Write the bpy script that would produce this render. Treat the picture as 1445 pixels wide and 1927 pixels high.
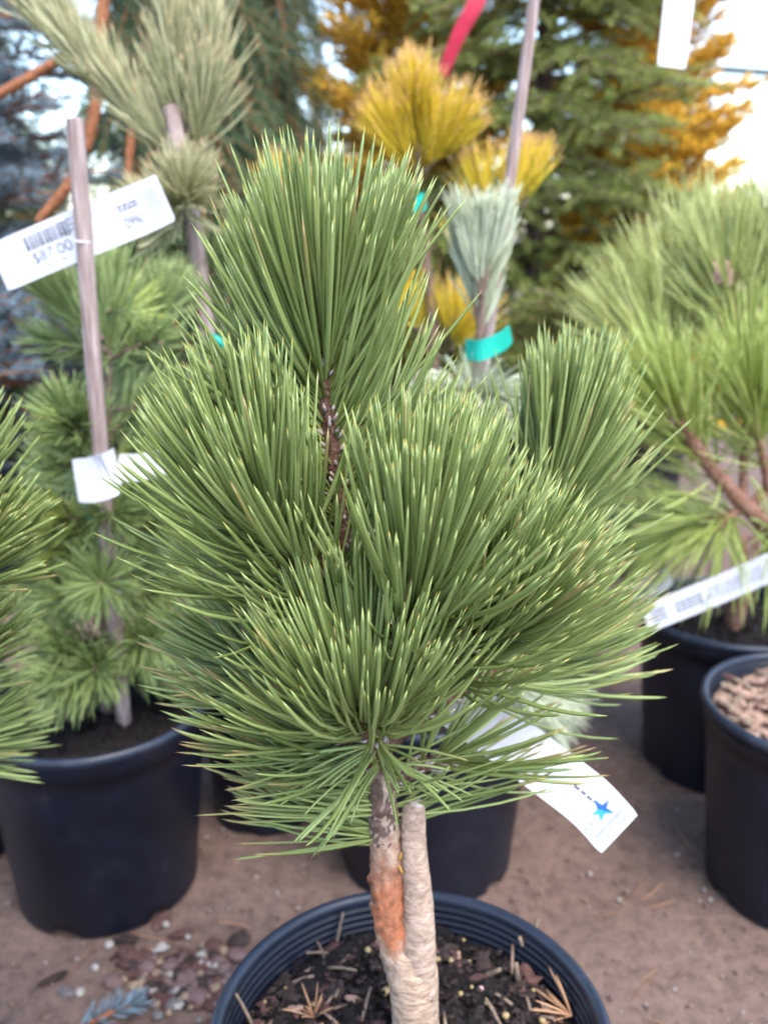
import bpy, math, random
import numpy as np
from mathutils import Matrix, Vector

# ------------------------------------------------------------------ camera, sky, sun, exposure
scene = bpy.context.scene
for o in list(bpy.data.objects):
    bpy.data.objects.remove(o)
COL = scene.collection
FPX, PITCH, CAMZ = 1750.0, math.radians(17.0), 0.715
cam_data = bpy.data.cameras.new('camera')
cam = bpy.data.objects.new('camera', cam_data)
COL.objects.link(cam)
cam.location = (0, 0, CAMZ)
cam.rotation_euler = (math.radians(90) - PITCH, 0, 0)
cam_data.sensor_fit = 'VERTICAL'
cam_data.sensor_height = 36.0
cam_data.lens = FPX / 1927.0 * 36.0
cam_data.clip_start = 0.02
cam_data.clip_end = 2000
cam_data.dof.use_dof = True
cam_data.dof.focus_distance = 0.435
cam_data.dof.aperture_fstop = 7.6
scene.camera = cam

SUN_EL, SUN_ROT = math.radians(58), math.radians(145)
world = bpy.data.worlds.new('World')
scene.world = world
world.use_nodes = True
wn = world.node_tree
for n in list(wn.nodes):
    wn.nodes.remove(n)
sky = wn.nodes.new('ShaderNodeTexSky')
sky.sky_type = 'NISHITA'
sky.sun_disc = False
sky.sun_elevation = SUN_EL
sky.sun_rotation = SUN_ROT
sky.air_density = 1.0
sky.dust_density = 0.8
sky.ozone_density = 1.0
bg = wn.nodes.new('ShaderNodeBackground')
bg.inputs['Strength'].default_value = 0.15
wo = wn.nodes.new('ShaderNodeOutputWorld')
wn.links.new(sky.outputs[0], bg.inputs[0])
wn.links.new(bg.outputs[0], wo.inputs[0])
sd = bpy.data.lights.new('sun', 'SUN')
sd.energy = 1.5
sd.angle = math.radians(40)
sd.color = (1.0, 0.93, 0.84)
sun = bpy.data.objects.new('sun', sd)
COL.objects.link(sun)
# the sky's sun_rotation turns clockwise from +Y
sdir = Vector((math.sin(SUN_ROT) * math.cos(SUN_EL), math.cos(SUN_ROT) * math.cos(SUN_EL), math.sin(SUN_EL)))
sun.rotation_euler = sdir.to_track_quat('Z', 'Y').to_euler()
scene.view_settings.view_transform = 'Standard'
scene.view_settings.look = 'None'
scene.view_settings.gamma = 1.0
scene.view_settings.exposure = 2.08
scene.view_settings.use_curve_mapping = False

rng = np.random.default_rng(7)
random.seed(7)

# ------------------------------------------------------------------ helpers
CP, SP = math.cos(PITCH), math.sin(PITCH)
def P(x, y, Y):
    """photo pixel and ground distance Y -> world point"""
    u, v = (x - 722.5) / FPX, (963.5 - y) / FPX
    d = np.array([u, CP + v * SP, -SP + v * CP])
    return np.array([0, 0, CAMZ]) + d * (Y / d[1])
def G(x, y, z=0.0):
    """photo pixel -> point on the ground (height z)"""
    u, v = (x - 722.5) / FPX, (963.5 - y) / FPX
    d = np.array([u, CP + v * SP, -SP + v * CP])
    return np.array([0, 0, CAMZ]) + d * ((z - CAMZ) / d[2])
def A(*a):
    return np.array(a, float)
def nrm(v):
    return v / (np.linalg.norm(v, axis=-1, keepdims=True) + 1e-12)

WORLD = {}
def wpos(o):
    return WORLD.get(o.name, np.zeros(3)) if o is not None else np.zeros(3)
def tag(o, label=None, cat=None, group=None, kind=None):
    if label: o['label'] = label
    if cat: o['category'] = cat
    if group: o['group'] = group
    if kind: o['kind'] = kind
    return o
def empty(name, loc, label, cat, group=None):
    o = bpy.data.objects.new(name, None)
    o.empty_display_size = 0.05
    COL.objects.link(o)
    o.location = tuple(float(c) for c in loc)
    WORLD[o.name] = np.array(loc, float)
    return tag(o, label, cat, group)
def build_mesh(name, verts, faces, smooth=True, attrs=None):
    """faces: list of integer arrays, each (n,3) or (n,4)"""
    me = bpy.data.meshes.new(name)
    verts = np.asarray(verts, np.float32)
    me.vertices.add(len(verts))
    me.vertices.foreach_set('co', verts.ravel())
    faces = [np.asarray(f, np.int32) for f in faces if len(f)]
    loops = np.concatenate([f.ravel() for f in faces])
    sizes = np.concatenate([np.full(len(f), f.shape[1], np.int32) for f in faces])
    starts = np.concatenate([[0], np.cumsum(sizes)[:-1]]).astype(np.int32)
    me.loops.add(len(loops))
    me.loops.foreach_set('vertex_index', loops)
    me.polygons.add(len(sizes))
    me.polygons.foreach_set('loop_start', starts)
    me.polygons.foreach_set('loop_total', sizes)
    me.polygons.foreach_set('use_smooth', np.full(len(sizes), smooth, bool))
    if attrs:
        for k, val in attrs.items():
            at = me.attributes.new(k, 'FLOAT', 'POINT')
            at.data.foreach_set('value', np.asarray(val, np.float32).ravel())
    me.update(calc_edges=True)
    me.validate()
    return me
def obj(name, geo, mat, parent=None, origin=None, smooth=True, kind=None):
    """geo = (verts in world space, faces[, attrs]) -> one mesh object with its origin on the piece"""
    v = np.asarray(geo[0], float)
    if origin is None:
        origin = v.mean(0)
    me = build_mesh(name, v - origin, geo[1], smooth, geo[2] if len(geo) > 2 else None)
    me.materials.append(mat)
    return link(name, me, parent, origin, kind)
def link(name, me, parent, origin, kind=None, rot=None):
    o = bpy.data.objects.new(name, me)
    COL.objects.link(o)
    origin = np.asarray(origin, float)
    o.location = tuple(origin - wpos(parent))
    if rot is not None:
        o.rotation_euler = rot
    if parent is not None:
        o.parent = parent
    WORLD[o.name] = origin
    if kind: o['kind'] = kind
    return o
def merge(geos):
    V, F3, F4, AT, off = [], [], [], {}, 0
    for g in geos:
        V.append(np.asarray(g[0], float))
        for f in g[1]:
            f = np.asarray(f, int)
            if len(f) == 0: continue
            (F3 if f.shape[1] == 3 else F4).append(f + off)
        if len(g) > 2 and g[2]:
            for k, a in g[2].items():
                AT.setdefault(k, []).append(np.asarray(a).ravel())
        off += len(g[0])
    fs = []
    if F3: fs.append(np.concatenate(F3))
    if F4: fs.append(np.concatenate(F4))
    return np.concatenate(V), fs, {k: np.concatenate(a) for k, a in AT.items()}
def catmull(pts, n):
    pts = np.asarray(pts, float)
    if len(pts) == 2:
        t = np.linspace(0, 1, n)[:, None]
        return pts[0] * (1 - t) + pts[1] * t
    p = np.vstack([2 * pts[0] - pts[1], pts, 2 * pts[-1] - pts[-2]])
    m = len(pts) - 1
    out = []
    for u in np.linspace(0, m - 1e-6, n):
        i = int(u); t = u - i
        a, b, c, d = p[i], p[i + 1], p[i + 2], p[i + 3]
        out.append(0.5 * ((2 * b) + (c - a) * t + (2 * a - 5 * b + 4 * c - d) * t * t + (3 * b - a - 3 * c + d) * t ** 3))
    return np.array(out)
def frames(c):
    T = nrm(np.gradient(c, axis=0))
    ref = A(0.31, -0.9, 0.2) if abs(T[0] @ nrm(A(0.31, -0.9, 0.2))) < 0.9 else A(1, 0, 0)
    N1 = nrm(np.cross(T, ref)); N2 = np.cross(T, N1)
    return T, N1, N2
def tube(pts, radii, sides=10, n=None, rough=0.0, seed=0, cap=True, bumps=0.0):
    r_ = np.random.default_rng(seed)
    n = n or max(2, len(pts))
    c = catmull(pts, n)
    rad = np.interp(np.linspace(0, 1, n), np.linspace(0, 1, len(radii)), radii)
    T, N1, N2 = frames(c)
    a = np.arange(sides) / sides * 2 * np.pi
    R = rad[:, None] * (1 + rough * r_.normal(size=(n, sides)) + bumps * np.sin(np.arange(n) * 1.9)[:, None])
    v = c[:, None] + R[..., None] * (np.cos(a)[None, :, None] * N1[:, None] + np.sin(a)[None, :, None] * N2[:, None])
    v = v.reshape(-1, 3)
    i = np.arange(n - 1)[:, None] * sides; j = np.arange(sides)[None, :]
    k = (j + 1) % sides
    f = np.stack([i + j, i + k, i + sides + k, i + sides + j], -1).reshape(-1, 4)
    fs = [f]
    if cap:
        v = np.vstack([v, c[0], c[-1] + T[-1] * rad[-1] * 0.25])
        b = n * sides
        jj = np.arange(sides); kk = (jj + 1) % sides
        fs.append(np.concatenate([np.stack([np.full(sides, b), kk, jj], -1),
                                  np.stack([np.full(sides, b + 1), (n - 1) * sides + jj, (n - 1) * sides + kk], -1)]))
    return v, fs
def lathe(profile, cx, cy, segs=72, zfun=None):
    pr = np.asarray(profile, float)
    n = len(pr)
    a = np.arange(segs) / segs * 2 * np.pi
    v = np.empty((n, segs, 3))
    v[..., 0] = cx + pr[:, :1] * np.cos(a); v[..., 1] = cy + pr[:, :1] * np.sin(a); v[..., 2] = pr[:, 1:2]
    ph = cx * 40 + cy * 13
    wob = 1 + .0045 * np.sin(2 * a + ph) + .0025 * np.sin(3 * a + 2 * ph) + .0012 * np.sin(7 * a + ph)
    v[..., 0] = cx + (v[..., 0] - cx) * wob; v[..., 1] = cy + (v[..., 1] - cy) * wob
    if zfun is not None:
        v = zfun(v, a)
    i = np.arange(n - 1)[:, None] * segs; j = np.arange(segs)[None, :]; k = (j + 1) % segs
    f = np.stack([i + j, i + k, i + segs + k, i + segs + j], -1).reshape(-1, 4)
    return v.reshape(-1, 3), [f]
def prism(corners, thick, nrm_dir):
    """flat polygon with real thickness"""
    c = np.asarray(corners, float); n = len(c)
    nd = nrm(np.asarray(nrm_dir, float)) * thick / 2
    v = np.vstack([c + nd, c - nd])
    tri = [[0, i, i + 1] for i in range(1, n - 1)] + [[n, n + i + 1, n + i] for i in range(1, n - 1)]
    quad = [[i, n + i, n + (i + 1) % n, (i + 1) % n] for i in range(n)]
    return v, [np.array(tri), np.array(quad)]
def lump(center, size, seed, flat=1.0, rings=4, segs=7, jag=0.18, direction=None):
    """irregular pebble or chip: (sx, sy, sz) half sizes"""
    r_ = np.random.default_rng(seed)
    v = [[0, 0, 1]]
    for i in range(1, rings):
        th = math.pi * i / rings
        for j in range(segs):
            ph = 2 * math.pi * (j + 0.5 * (i % 2)) / segs
            v.append([math.sin(th) * math.cos(ph), math.sin(th) * math.sin(ph), math.cos(th)])
    v.append([0, 0, -1])
    v = np.array(v) * (1 + jag * r_.normal(size=(len(v), 1)))
    v = v * np.asarray(size)
    rot = Matrix.Rotation(r_.uniform(0, 6.28), 3, 'Z') @ Matrix.Rotation(r_.normal() * 0.3, 3, 'X') @ Matrix.Rotation(r_.normal() * 0.3, 3, 'Y')
    v = v @ np.array(rot).T
    f3, f4 = [], []
    for j in range(segs):
        f3.append([0, 1 + j, 1 + (j + 1) % segs])
        b = 1 + (rings - 2) * segs
        f3.append([len(v) - 1, b + (j + 1) % segs, b + j])
    for i in range(rings - 2):
        for j in range(segs):
            p, q = 1 + i * segs + j, 1 + i * segs + (j + 1) % segs
            f4.append([p, p + segs, q + segs, q])
    return v + np.asarray(center), [np.array(f3), np.array(f4)]

# ------------------------------------------------------------------ materials
def new_mat(name):
    m = bpy.data.materials.new(name)
    m.use_nodes = True
    nt = m.node_tree
    return m, nt, nt.nodes['Principled BSDF'], nt.nodes['Material Output']
def ramp(nt, stops, src=None):
    r = nt.nodes.new('ShaderNodeValToRGB')
    el = r.color_ramp.elements
    while len(el) > 1: el.remove(el[-1])
    el[0].position = stops[0][0]; el[0].color = (*stops[0][1], 1)
    for p, c in stops[1:]:
        e = el.new(p); e.color = (*c, 1)
    if src is not None: nt.links.new(src, r.inputs[0])
    return r
def noise(nt, scale, detail=4, rough=0.6, coord='Object'):
    tc = nt.nodes.new('ShaderNodeTexCoord')
    n = nt.nodes.new('ShaderNodeTexNoise')
    n.inputs['Scale'].default_value = scale
    n.inputs['Detail'].default_value = detail
    n.inputs['Roughness'].default_value = rough
    nt.links.new(tc.outputs[coord], n.inputs['Vector'])
    return n
def mixc(nt, fac, a, b, mode='MIX'):
    m = nt.nodes.new('ShaderNodeMix')
    m.data_type = 'RGBA'; m.blend_type = mode
    for s, val in ((m.inputs[0], fac), (m.inputs[6], a), (m.inputs[7], b)):
        if isinstance(val, (int, float)): s.default_value = val
        elif isinstance(val, tuple): s.default_value = (*val, 1)
        else: nt.links.new(val, s)
    return m.outputs[2]
def bump(nt, b, height, strength, dist):
    n = nt.nodes.new('ShaderNodeBump')
    n.inputs['Strength'].default_value = strength
    n.inputs['Distance'].default_value = dist
    nt.links.new(height, n.inputs['Height'])
    nt.links.new(n.outputs[0], b.inputs['Normal'])
def attr(nt, name):
    a = nt.nodes.new('ShaderNodeAttribute'); a.attribute_name = name
    return a.outputs['Fac']
def needle_mat(name, base, mid, alt, tip, brown, rough=0.42, speck=0.0, trans=0.12, tipat=0.984, pale=None):
    m, nt, b, out = new_mat(name)
    t, rnd, br = attr(nt, 't'), attr(nt, 'rnd'), attr(nt, 'brown')
    c0 = ramp(nt, [(0.0, base), (0.35, mid)], t).outputs[0]
    c1 = mixc(nt, rnd, c0, alt)
    half = mixc(nt, 0.62, c0, c1)
    hv = nt.nodes.new('ShaderNodeHueSaturation')
    mr = nt.nodes.new('ShaderNodeMapRange')
    mr.inputs['To Min'].default_value = 0.72; mr.inputs['To Max'].default_value = 1.25
    nt.links.new(rnd, mr.inputs[0]); nt.links.new(mr.outputs[0], hv.inputs['Value'])
    nt.links.new(half, hv.inputs['Color'])
    col = hv.outputs[0]
    if speck > 0:
        n = noise(nt, 1500, 2, 0.5)
        f = ramp(nt, [(0.60, (0, 0, 0)), (0.70, (1, 1, 1))], n.outputs[0]).outputs[0]
        mm = nt.nodes.new('ShaderNodeMath'); mm.operation = 'MULTIPLY'; mm.inputs[1].default_value = speck
        nt.links.new(f, mm.inputs[0])
        col = mixc(nt, mm.outputs[0], col, pale or (0.45, 0.52, 0.45))
    ta_ = nt.nodes.new('ShaderNodeMath'); ta_.operation = 'MULTIPLY_ADD'
    nt.links.new(rnd, ta_.inputs[0]); ta_.inputs[1].default_value = -0.022; nt.links.new(t, ta_.inputs[2])
    ta2 = nt.nodes.new('ShaderNodeMath'); ta2.operation = 'ADD'; ta2.inputs[1].default_value = 0.010
    nt.links.new(ta_.outputs[0], ta2.inputs[0])
    tf = ramp(nt, [(tipat - 0.012, (0, 0, 0)), (tipat + 0.012, (1, 1, 1))], ta2.outputs[0]).outputs[0]
    tc = mixc(nt, br, tip, brown)
    col = mixc(nt, tf, col, tc)
    bf = nt.nodes.new('ShaderNodeMath'); bf.operation = 'MULTIPLY'
    g = ramp(nt, [(0.72, (0, 0, 0)), (1.0, (0.6, 0.6, 0.6))], t).outputs[0]
    nt.links.new(g, bf.inputs[0]); nt.links.new(br, bf.inputs[1])
    col = mixc(nt, bf.outputs[0], col, brown)
    nt.links.new(col, b.inputs['Base Color'])
    b.inputs['Roughness'].default_value = rough
    b.inputs['Specular IOR Level'].default_value = 0.5
    if trans > 0:
        tr = nt.nodes.new('ShaderNodeBsdfTranslucent')
        nt.links.new(col, tr.inputs['Color'])
        mx = nt.nodes.new('ShaderNodeMixShader'); mx.inputs[0].default_value = trans
        nt.links.new(b.outputs[0], mx.inputs[1]); nt.links.new(tr.outputs[0], mx.inputs[2])
        nt.links.new(mx.outputs[0], out.inputs['Surface'])
    return m
def rough_mat(name, stops, scale, rough=0.85, bstr=0.5, bdist=0.002, detail=6, spec=0.3):
    m, nt, b, out = new_mat(name)
    n = noise(nt, scale, detail, 0.65)
    r = ramp(nt, stops, n.outputs[0])
    nt.links.new(r.outputs[0], b.inputs['Base Color'])
    b.inputs['Roughness'].default_value = rough
    b.inputs['Specular IOR Level'].default_value = spec
    if bstr > 0: bump(nt, b, n.outputs[0], bstr, bdist)
    return m

M = {}
M['needle'] = needle_mat('bosnian_needle', (0.25, 0.275, 0.042), (0.19, 0.262, 0.060), (0.33, 0.385, 0.150), (0.50, 0.43, 0.09), (0.42, 0.23, 0.11), 0.40, 0.35, 0.16)
M['needle_soft'] = needle_mat('white_pine_needle', (0.24, 0.29, 0.08), (0.22, 0.31, 0.09), (0.34, 0.42, 0.18), (0.40, 0.38, 0.15), (0.4, 0.25, 0.12), 0.45, 0.0, 0.15)
M['needle_pale'] = needle_mat('pale_pine_needle', (0.3, 0.34, 0.11), (0.46, 0.47, 0.22), (0.7, 0.66, 0.45), (0.52, 0.42, 0.24), (0.5, 0.33, 0.17), 0.45, 0.0, 0.18, 0.9)
M['needle_blue'] = needle_mat('blue_green_needle', (0.3, 0.36, 0.14), (0.46, 0.52, 0.31), (0.78, 0.8, 0.66), (0.42, 0.46, 0.36), (0.4, 0.3, 0.2), 0.4, 0.0, 0.15)
M['needle_gold'] = needle_mat('golden_needle', (0.42, 0.42, 0.03), (0.85, 0.66, 0.05), (0.9, 0.68, 0.09), (0.75, 0.45, 0.14), (0.7, 0.4, 0.12), 0.45, 0.0, 0.2, 0.85)
M['needle_lime'] = needle_mat('lime_needle', (0.34, 0.42, 0.06), (0.38, 0.48, 0.085), (0.54, 0.6, 0.24), (0.45, 0.42, 0.16), (0.45, 0.28, 0.14), 0.42, 0.0, 0.18)
M['needle_greylime'] = needle_mat('grey_lime_needle', (0.36, 0.41, 0.08), (0.42, 0.48, 0.13), (0.56, 0.58, 0.27), (0.42, 0.4, 0.2), (0.45, 0.3, 0.16), 0.42, 0.0, 0.18)
M['needle_dry'] = needle_mat('dry_needle', (0.30, 0.14, 0.07), (0.36, 0.18, 0.09), (0.42, 0.24, 0.13), (0.4, 0.2, 0.1), (0.35, 0.15, 0.08), 0.6, 0.0, 0.05)
M['spruce'] = needle_mat('spruce_needle', (0.06, 0.12, 0.045), (0.08, 0.17, 0.075), (0.14, 0.25, 0.12), (0.09, 0.17, 0.09), (0.2, 0.15, 0.08), 0.45, 0.0, 0.08)
M['spruce_olive'] = needle_mat('olive_spruce_needle', (0.13, 0.18, 0.03), (0.19, 0.25, 0.045), (0.38, 0.42, 0.09), (0.18, 0.2, 0.06), (0.2, 0.15, 0.08), 0.45, 0.0, 0.1)
M['spruce_blue'] = needle_mat('blue_spruce_needle', (0.084, 0.132, 0.156), (0.156, 0.228, 0.276), (0.264, 0.348, 0.408), (0.28, 0.34, 0.38), (0.3, 0.25, 0.2), 0.5, 0.0, 0.08)
M['gold_leaf'] = needle_mat('gold_conifer', (0.7, 0.38, 0.03), (0.85, 0.52, 0.04), (0.92, 0.62, 0.08), (0.8, 0.45, 0.1), (0.7, 0.35, 0.08), 0.5, 0.0, 0.25)
M['candle'] = rough_mat('pink_candle', [(0.3, (0.28, 0.14, 0.11)), (0.6, (0.48, 0.29, 0.25)), (0.75, (0.62, 0.5, 0.46))], 160, 0.7, 0.5, 0.002)
M['twig'] = rough_mat('orange_twig', [(0.3, (0.16, 0.055, 0.025)), (0.6, (0.34, 0.13, 0.055)), (0.8, (0.42, 0.2, 0.1))], 140, 0.75, 0.8, 0.002)
M['greytwig'] = rough_mat('grey_twig', [(0.3, (0.09, 0.055, 0.038)), (0.6, (0.20, 0.135, 0.10)), (0.8, (0.34, 0.255, 0.21))], 120, 0.8, 0.6, 0.002)
M['redbark'] = rough_mat('red_brown_shoot', [(0.3, (0.13, 0.055, 0.035)), (0.55, (0.30, 0.15, 0.10)), (0.72, (0.46, 0.35, 0.31))], 220, 0.8, 0.9, 0.003)
M['shootbark'] = rough_mat('scaly_shoot_bark', [(0.3, (0.05, 0.025, 0.018)), (0.5, (0.15, 0.07, 0.045)), (0.66, (0.26, 0.16, 0.12)), (0.75, (0.55, 0.5, 0.47))], 420, 0.8, 0.9, 0.002)
M['scale'] = rough_mat('pale_bud_scale', [(0.35, (0.24, 0.16, 0.13)), (0.6, (0.52, 0.46, 0.43)), (0.75, (0.66, 0.62, 0.6))], 500, 0.8, 0.3, 0.001)
M['darkbark'] = rough_mat('dark_trunk_bark', [(0.3, (0.05, 0.035, 0.028)), (0.7, (0.14, 0.10, 0.08))], 60, 0.9, 0.8, 0.006)
M['upperbark'] = rough_mat('mauve_brown_bark', [(0.3, (0.06, 0.035, 0.026)), (0.55, (0.16, 0.105, 0.085)), (0.78, (0.33, 0.25, 0.22))], 170, 0.85, 1.0, 0.003)
M['moss'] = rough_mat('moss', [(0.3, (0.035, 0.06, 0.012)), (0.7, (0.10, 0.14, 0.03))], 300, 0.95, 0.8, 0.003)
M['soil'] = rough_mat('potting_soil', [(0.35, (0.004, 0.003, 0.003)), (0.55, (0.014, 0.010, 0.009)), (0.75, (0.045, 0.032, 0.027))], 150, 0.95, 1.0, 0.006)
M['bark_dark'] = rough_mat('dark_bark_chip', [(0.3, (0.014, 0.009, 0.008)), (0.7, (0.055, 0.035, 0.03))], 160, 0.9, 0.7, 0.002)
M['bark_red'] = rough_mat('red_bark_chip', [(0.3, (0.045, 0.02, 0.017)), (0.7, (0.12, 0.06, 0.05))], 160, 0.9, 0.7, 0.002)
M['bark_tan'] = rough_mat('tan_bark_chip', [(0.3, (0.17, 0.10, 0.07)), (0.55, (0.33, 0.21, 0.15)), (0.75, (0.46, 0.34, 0.27))], 140, 0.9, 0.6, 0.002)
M['twigbit'] = rough_mat('dry_twig_bit', [(0.3, (0.10, 0.065, 0.045)), (0.7, (0.27, 0.20, 0.14))], 200, 0.85, 0.5, 0.001)
M['bead_yellow'] = rough_mat('yellow_bead', [(0.3, (0.22, 0.15, 0.065)), (0.7, (0.42, 0.31, 0.15))], 250, 0.6, 0.2, 0.001)
M['bead_pink'] = rough_mat('pink_bead', [(0.3, (0.42, 0.24, 0.24)), (0.7, (0.62, 0.42, 0.42))], 250, 0.45, 0.2, 0.001)
M['bead_teal'] = rough_mat('teal_bead', [(0.3, (0.10, 0.26, 0.21)), (0.7, (0.20, 0.42, 0.34))], 250, 0.45, 0.2, 0.001)
M['pebble_white'] = rough_mat('white_pebble', [(0.3, (0.236, 0.205, 0.174)), (0.7, (0.384, 0.360, 0.329))], 160, 0.7, 0.3, 0.001)
M['pebble_tan'] = rough_mat('tan_pebble', [(0.3, (0.168, 0.114, 0.072)), (0.7, (0.276, 0.204, 0.138))], 160, 0.7, 0.3, 0.001)
M['pebble_grey'] = rough_mat('grey_pebble', [(0.3, (0.078, 0.066, 0.066)), (0.7, (0.162, 0.144, 0.144))], 160, 0.7, 0.3, 0.001)
M['pebble_mauve'] = rough_mat('mauve_pebble', [(0.3, (0.094, 0.055, 0.050)), (0.7, (0.154, 0.099, 0.094))], 160, 0.7, 0.3, 0.001)

def mat_pot():
    m, nt, b, out = new_mat('black_pot_plastic')
    n = noise(nt, 11, 12, 0.75)
    c = ramp(nt, [(0.42, (0.005, 0.006, 0.011)), (0.60, (0.008, 0.009, 0.018)), (0.78, (0.042, 0.037, 0.038))], n.outputs[0])
    nt.links.new(c.outputs[0], b.inputs['Base Color'])
    r = ramp(nt, [(0.35, (0.30, 0.30, 0.30)), (0.7, (0.55, 0.55, 0.55))], n.outputs[0])
    nt.links.new(r.outputs[0], b.inputs['Roughness'])
    b.inputs['Specular IOR Level'].default_value = 0.35
    n2 = noise(nt, 260, 3, 0.5)
    bump(nt, b, n2.outputs[0], 0.12, 0.001)
    return m
M['pot'] = mat_pot()
def mat_rim():
    m, nt, b, out = new_mat('pot_rim_plastic')
    n = noise(nt, 30, 6, 0.7)
    c = ramp(nt, [(0.40, (0.010, 0.014, 0.026)), (0.60, (0.018, 0.024, 0.040)), (0.78, (0.09, 0.08, 0.08))], n.outputs[0])
    nt.links.new(c.outputs[0], b.inputs['Base Color'])
    b.inputs['Roughness'].default_value = 0.36
    n2 = noise(nt, 300, 3, 0.5)
    bump(nt, b, n2.outputs[0], 0.1, 0.001)
    return m
M['rim'] = mat_rim()
def mat_bark(name, pale, dark, ringscale, spots):
    m, nt, b, out = new_mat(name)
    tc = nt.nodes.new('ShaderNodeTexCoord')
    mp = nt.nodes.new('ShaderNodeMapping')
    mp.inputs['Scale'].default_value = (1, 1, ringscale)
    nt.links.new(tc.outputs['Object'], mp.inputs[0])
    n = nt.nodes.new('ShaderNodeTexNoise'); n.inputs['Scale'].default_value = 110
    n.inputs['Detail'].default_value = 7; n.inputs['Roughness'].default_value = 0.65
    n.inputs['Distortion'].default_value = 0.6
    nt.links.new(mp.outputs[0], n.inputs['Vector'])
    c = ramp(nt, [(0.30, dark), (0.46, tuple((p + d) / 2 for p, d in zip(pale, dark))), (0.62, pale)], n.outputs[0])
    n3 = noise(nt, 55, 4, 0.6)
    f = ramp(nt, [(0.60, (0, 0, 0)), (0.72, (1, 1, 1))], n3.outputs[0])
    col = mixc(nt, f.outputs[0], c.outputs[0], spots)
    mp2 = nt.nodes.new('ShaderNodeMapping'); mp2.inputs['Scale'].default_value = (1, 1, .55)
    nt.links.new(tc.outputs['Object'], mp2.inputs[0])
    vo = nt.nodes.new('ShaderNodeTexVoronoi'); vo.feature = 'DISTANCE_TO_EDGE'; vo.inputs['Scale'].default_value = 210
    n5 = nt.nodes.new('ShaderNodeTexNoise'); n5.inputs['Scale'].default_value = 160; n5.inputs['Detail'].default_value = 5
    nt.links.new(mp2.outputs[0], n5.inputs['Vector'])
    wv = nt.nodes.new('ShaderNodeVectorMath'); wv.operation = 'MULTIPLY_ADD'; wv.inputs[1].default_value = (.012, .012, .012)
    nt.links.new(n5.outputs['Color'], wv.inputs[0]); nt.links.new(mp2.outputs[0], wv.inputs[2]); nt.links.new(wv.outputs[0], vo.inputs['Vector'])
    cr = ramp(nt, [(0.0, (1, 1, 1)), (0.07, (0, 0, 0))], vo.outputs['Distance'])
    n6 = noise(nt, 45, 3); gate = ramp(nt, [(.45, (0, 0, 0)), (.62, (.75, .75, .75))], n6.outputs[0])
    cm = nt.nodes.new('ShaderNodeMath'); cm.operation = 'MULTIPLY'
    nt.links.new(cr.outputs[0], cm.inputs[0]); nt.links.new(gate.outputs[0], cm.inputs[1])
    col = mixc(nt, cm.outputs[0], col, tuple(c * .45 for c in dark))
    nt.links.new(col, b.inputs['Base Color'])
    b.inputs['Roughness'].default_value = 0.8
    bump(nt, b, n.outputs[0], 0.8, 0.003)
    return m
M['trunk'] = mat_bark('pale_trunk_bark', (0.58, 0.41, 0.295), (0.21, 0.125, 0.08), 3.0, (0.33, 0.21, 0.145))
M['stub'] = mat_bark('grey_stub_bark', (0.53, 0.38, 0.29), (0.21, 0.135, 0.095), 2.0, (0.42, 0.30, 0.235))
M['scion'] = mat_bark('orange_flaking_bark', (0.42, 0.21, 0.12), (0.13, 0.05, 0.026), 0.8, (0.50, 0.36, 0.28))
def mat_scion(z0, z1):
    m = mat_bark('flaking_scion_bark', (0.50, 0.16, 0.065), (0.11, 0.03, 0.014), 0.7, (0.58, 0.36, 0.27))
    nt = m.node_tree; b = nt.nodes['Principled BSDF']
    src = b.inputs['Base Color'].links[0].from_socket
    g = nt.nodes.new('ShaderNodeNewGeometry'); sp = nt.nodes.new('ShaderNodeSeparateXYZ')
    nt.links.new(g.outputs['Position'], sp.inputs[0])
    n = noise(nt, 90, 4); ad = nt.nodes.new('ShaderNodeMath'); ad.operation = 'MULTIPLY_ADD'
    nt.links.new(n.outputs[0], ad.inputs[0]); ad.inputs[1].default_value = 0.060; nt.links.new(sp.outputs[2], ad.inputs[2])
    mr = nt.nodes.new('ShaderNodeMapRange'); nt.links.new(ad.outputs[0], mr.inputs[0])
    mr.inputs['From Min'].default_value = z0 + .030 - .02; mr.inputs['From Max'].default_value = z1 + .030 + .02
    k = .02 / (z1 - z0 + .04)
    f = ramp(nt, [(k * .6, (1, 1, 1)), (k * 1.3, (.12, .12, .12)), (1 - k * 2.2, (.12, .12, .12)), (1 - k * .3, (1, 1, 1))], mr.outputs[0])
    n2 = noise(nt, 130, 6, .7)
    pale = ramp(nt, [(.3, (0.15, 0.09, 0.06)), (.5, (0.34, 0.24, 0.175)), (.68, (0.50, 0.39, 0.31))], n2.outputs[0])
    nt.links.new(mixc(nt, f.outputs[0], src, pale.outputs[0]), b.inputs['Base Color'])
    b.inputs['Roughness'].default_value = .55
    return m
M['cutwood'] = rough_mat('cut_wood', [(0.3, (0.36, 0.28, 0.23)), (0.7, (0.55, 0.47, 0.41))], 300, 0.8, 0.3, 0.001)
M['resin'] = rough_mat('amber_resin', [(0.3, (0.22, 0.10, 0.02)), (0.7, (0.42, 0.25, 0.06))], 300, 0.25, 0.3, 0.001)
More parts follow.
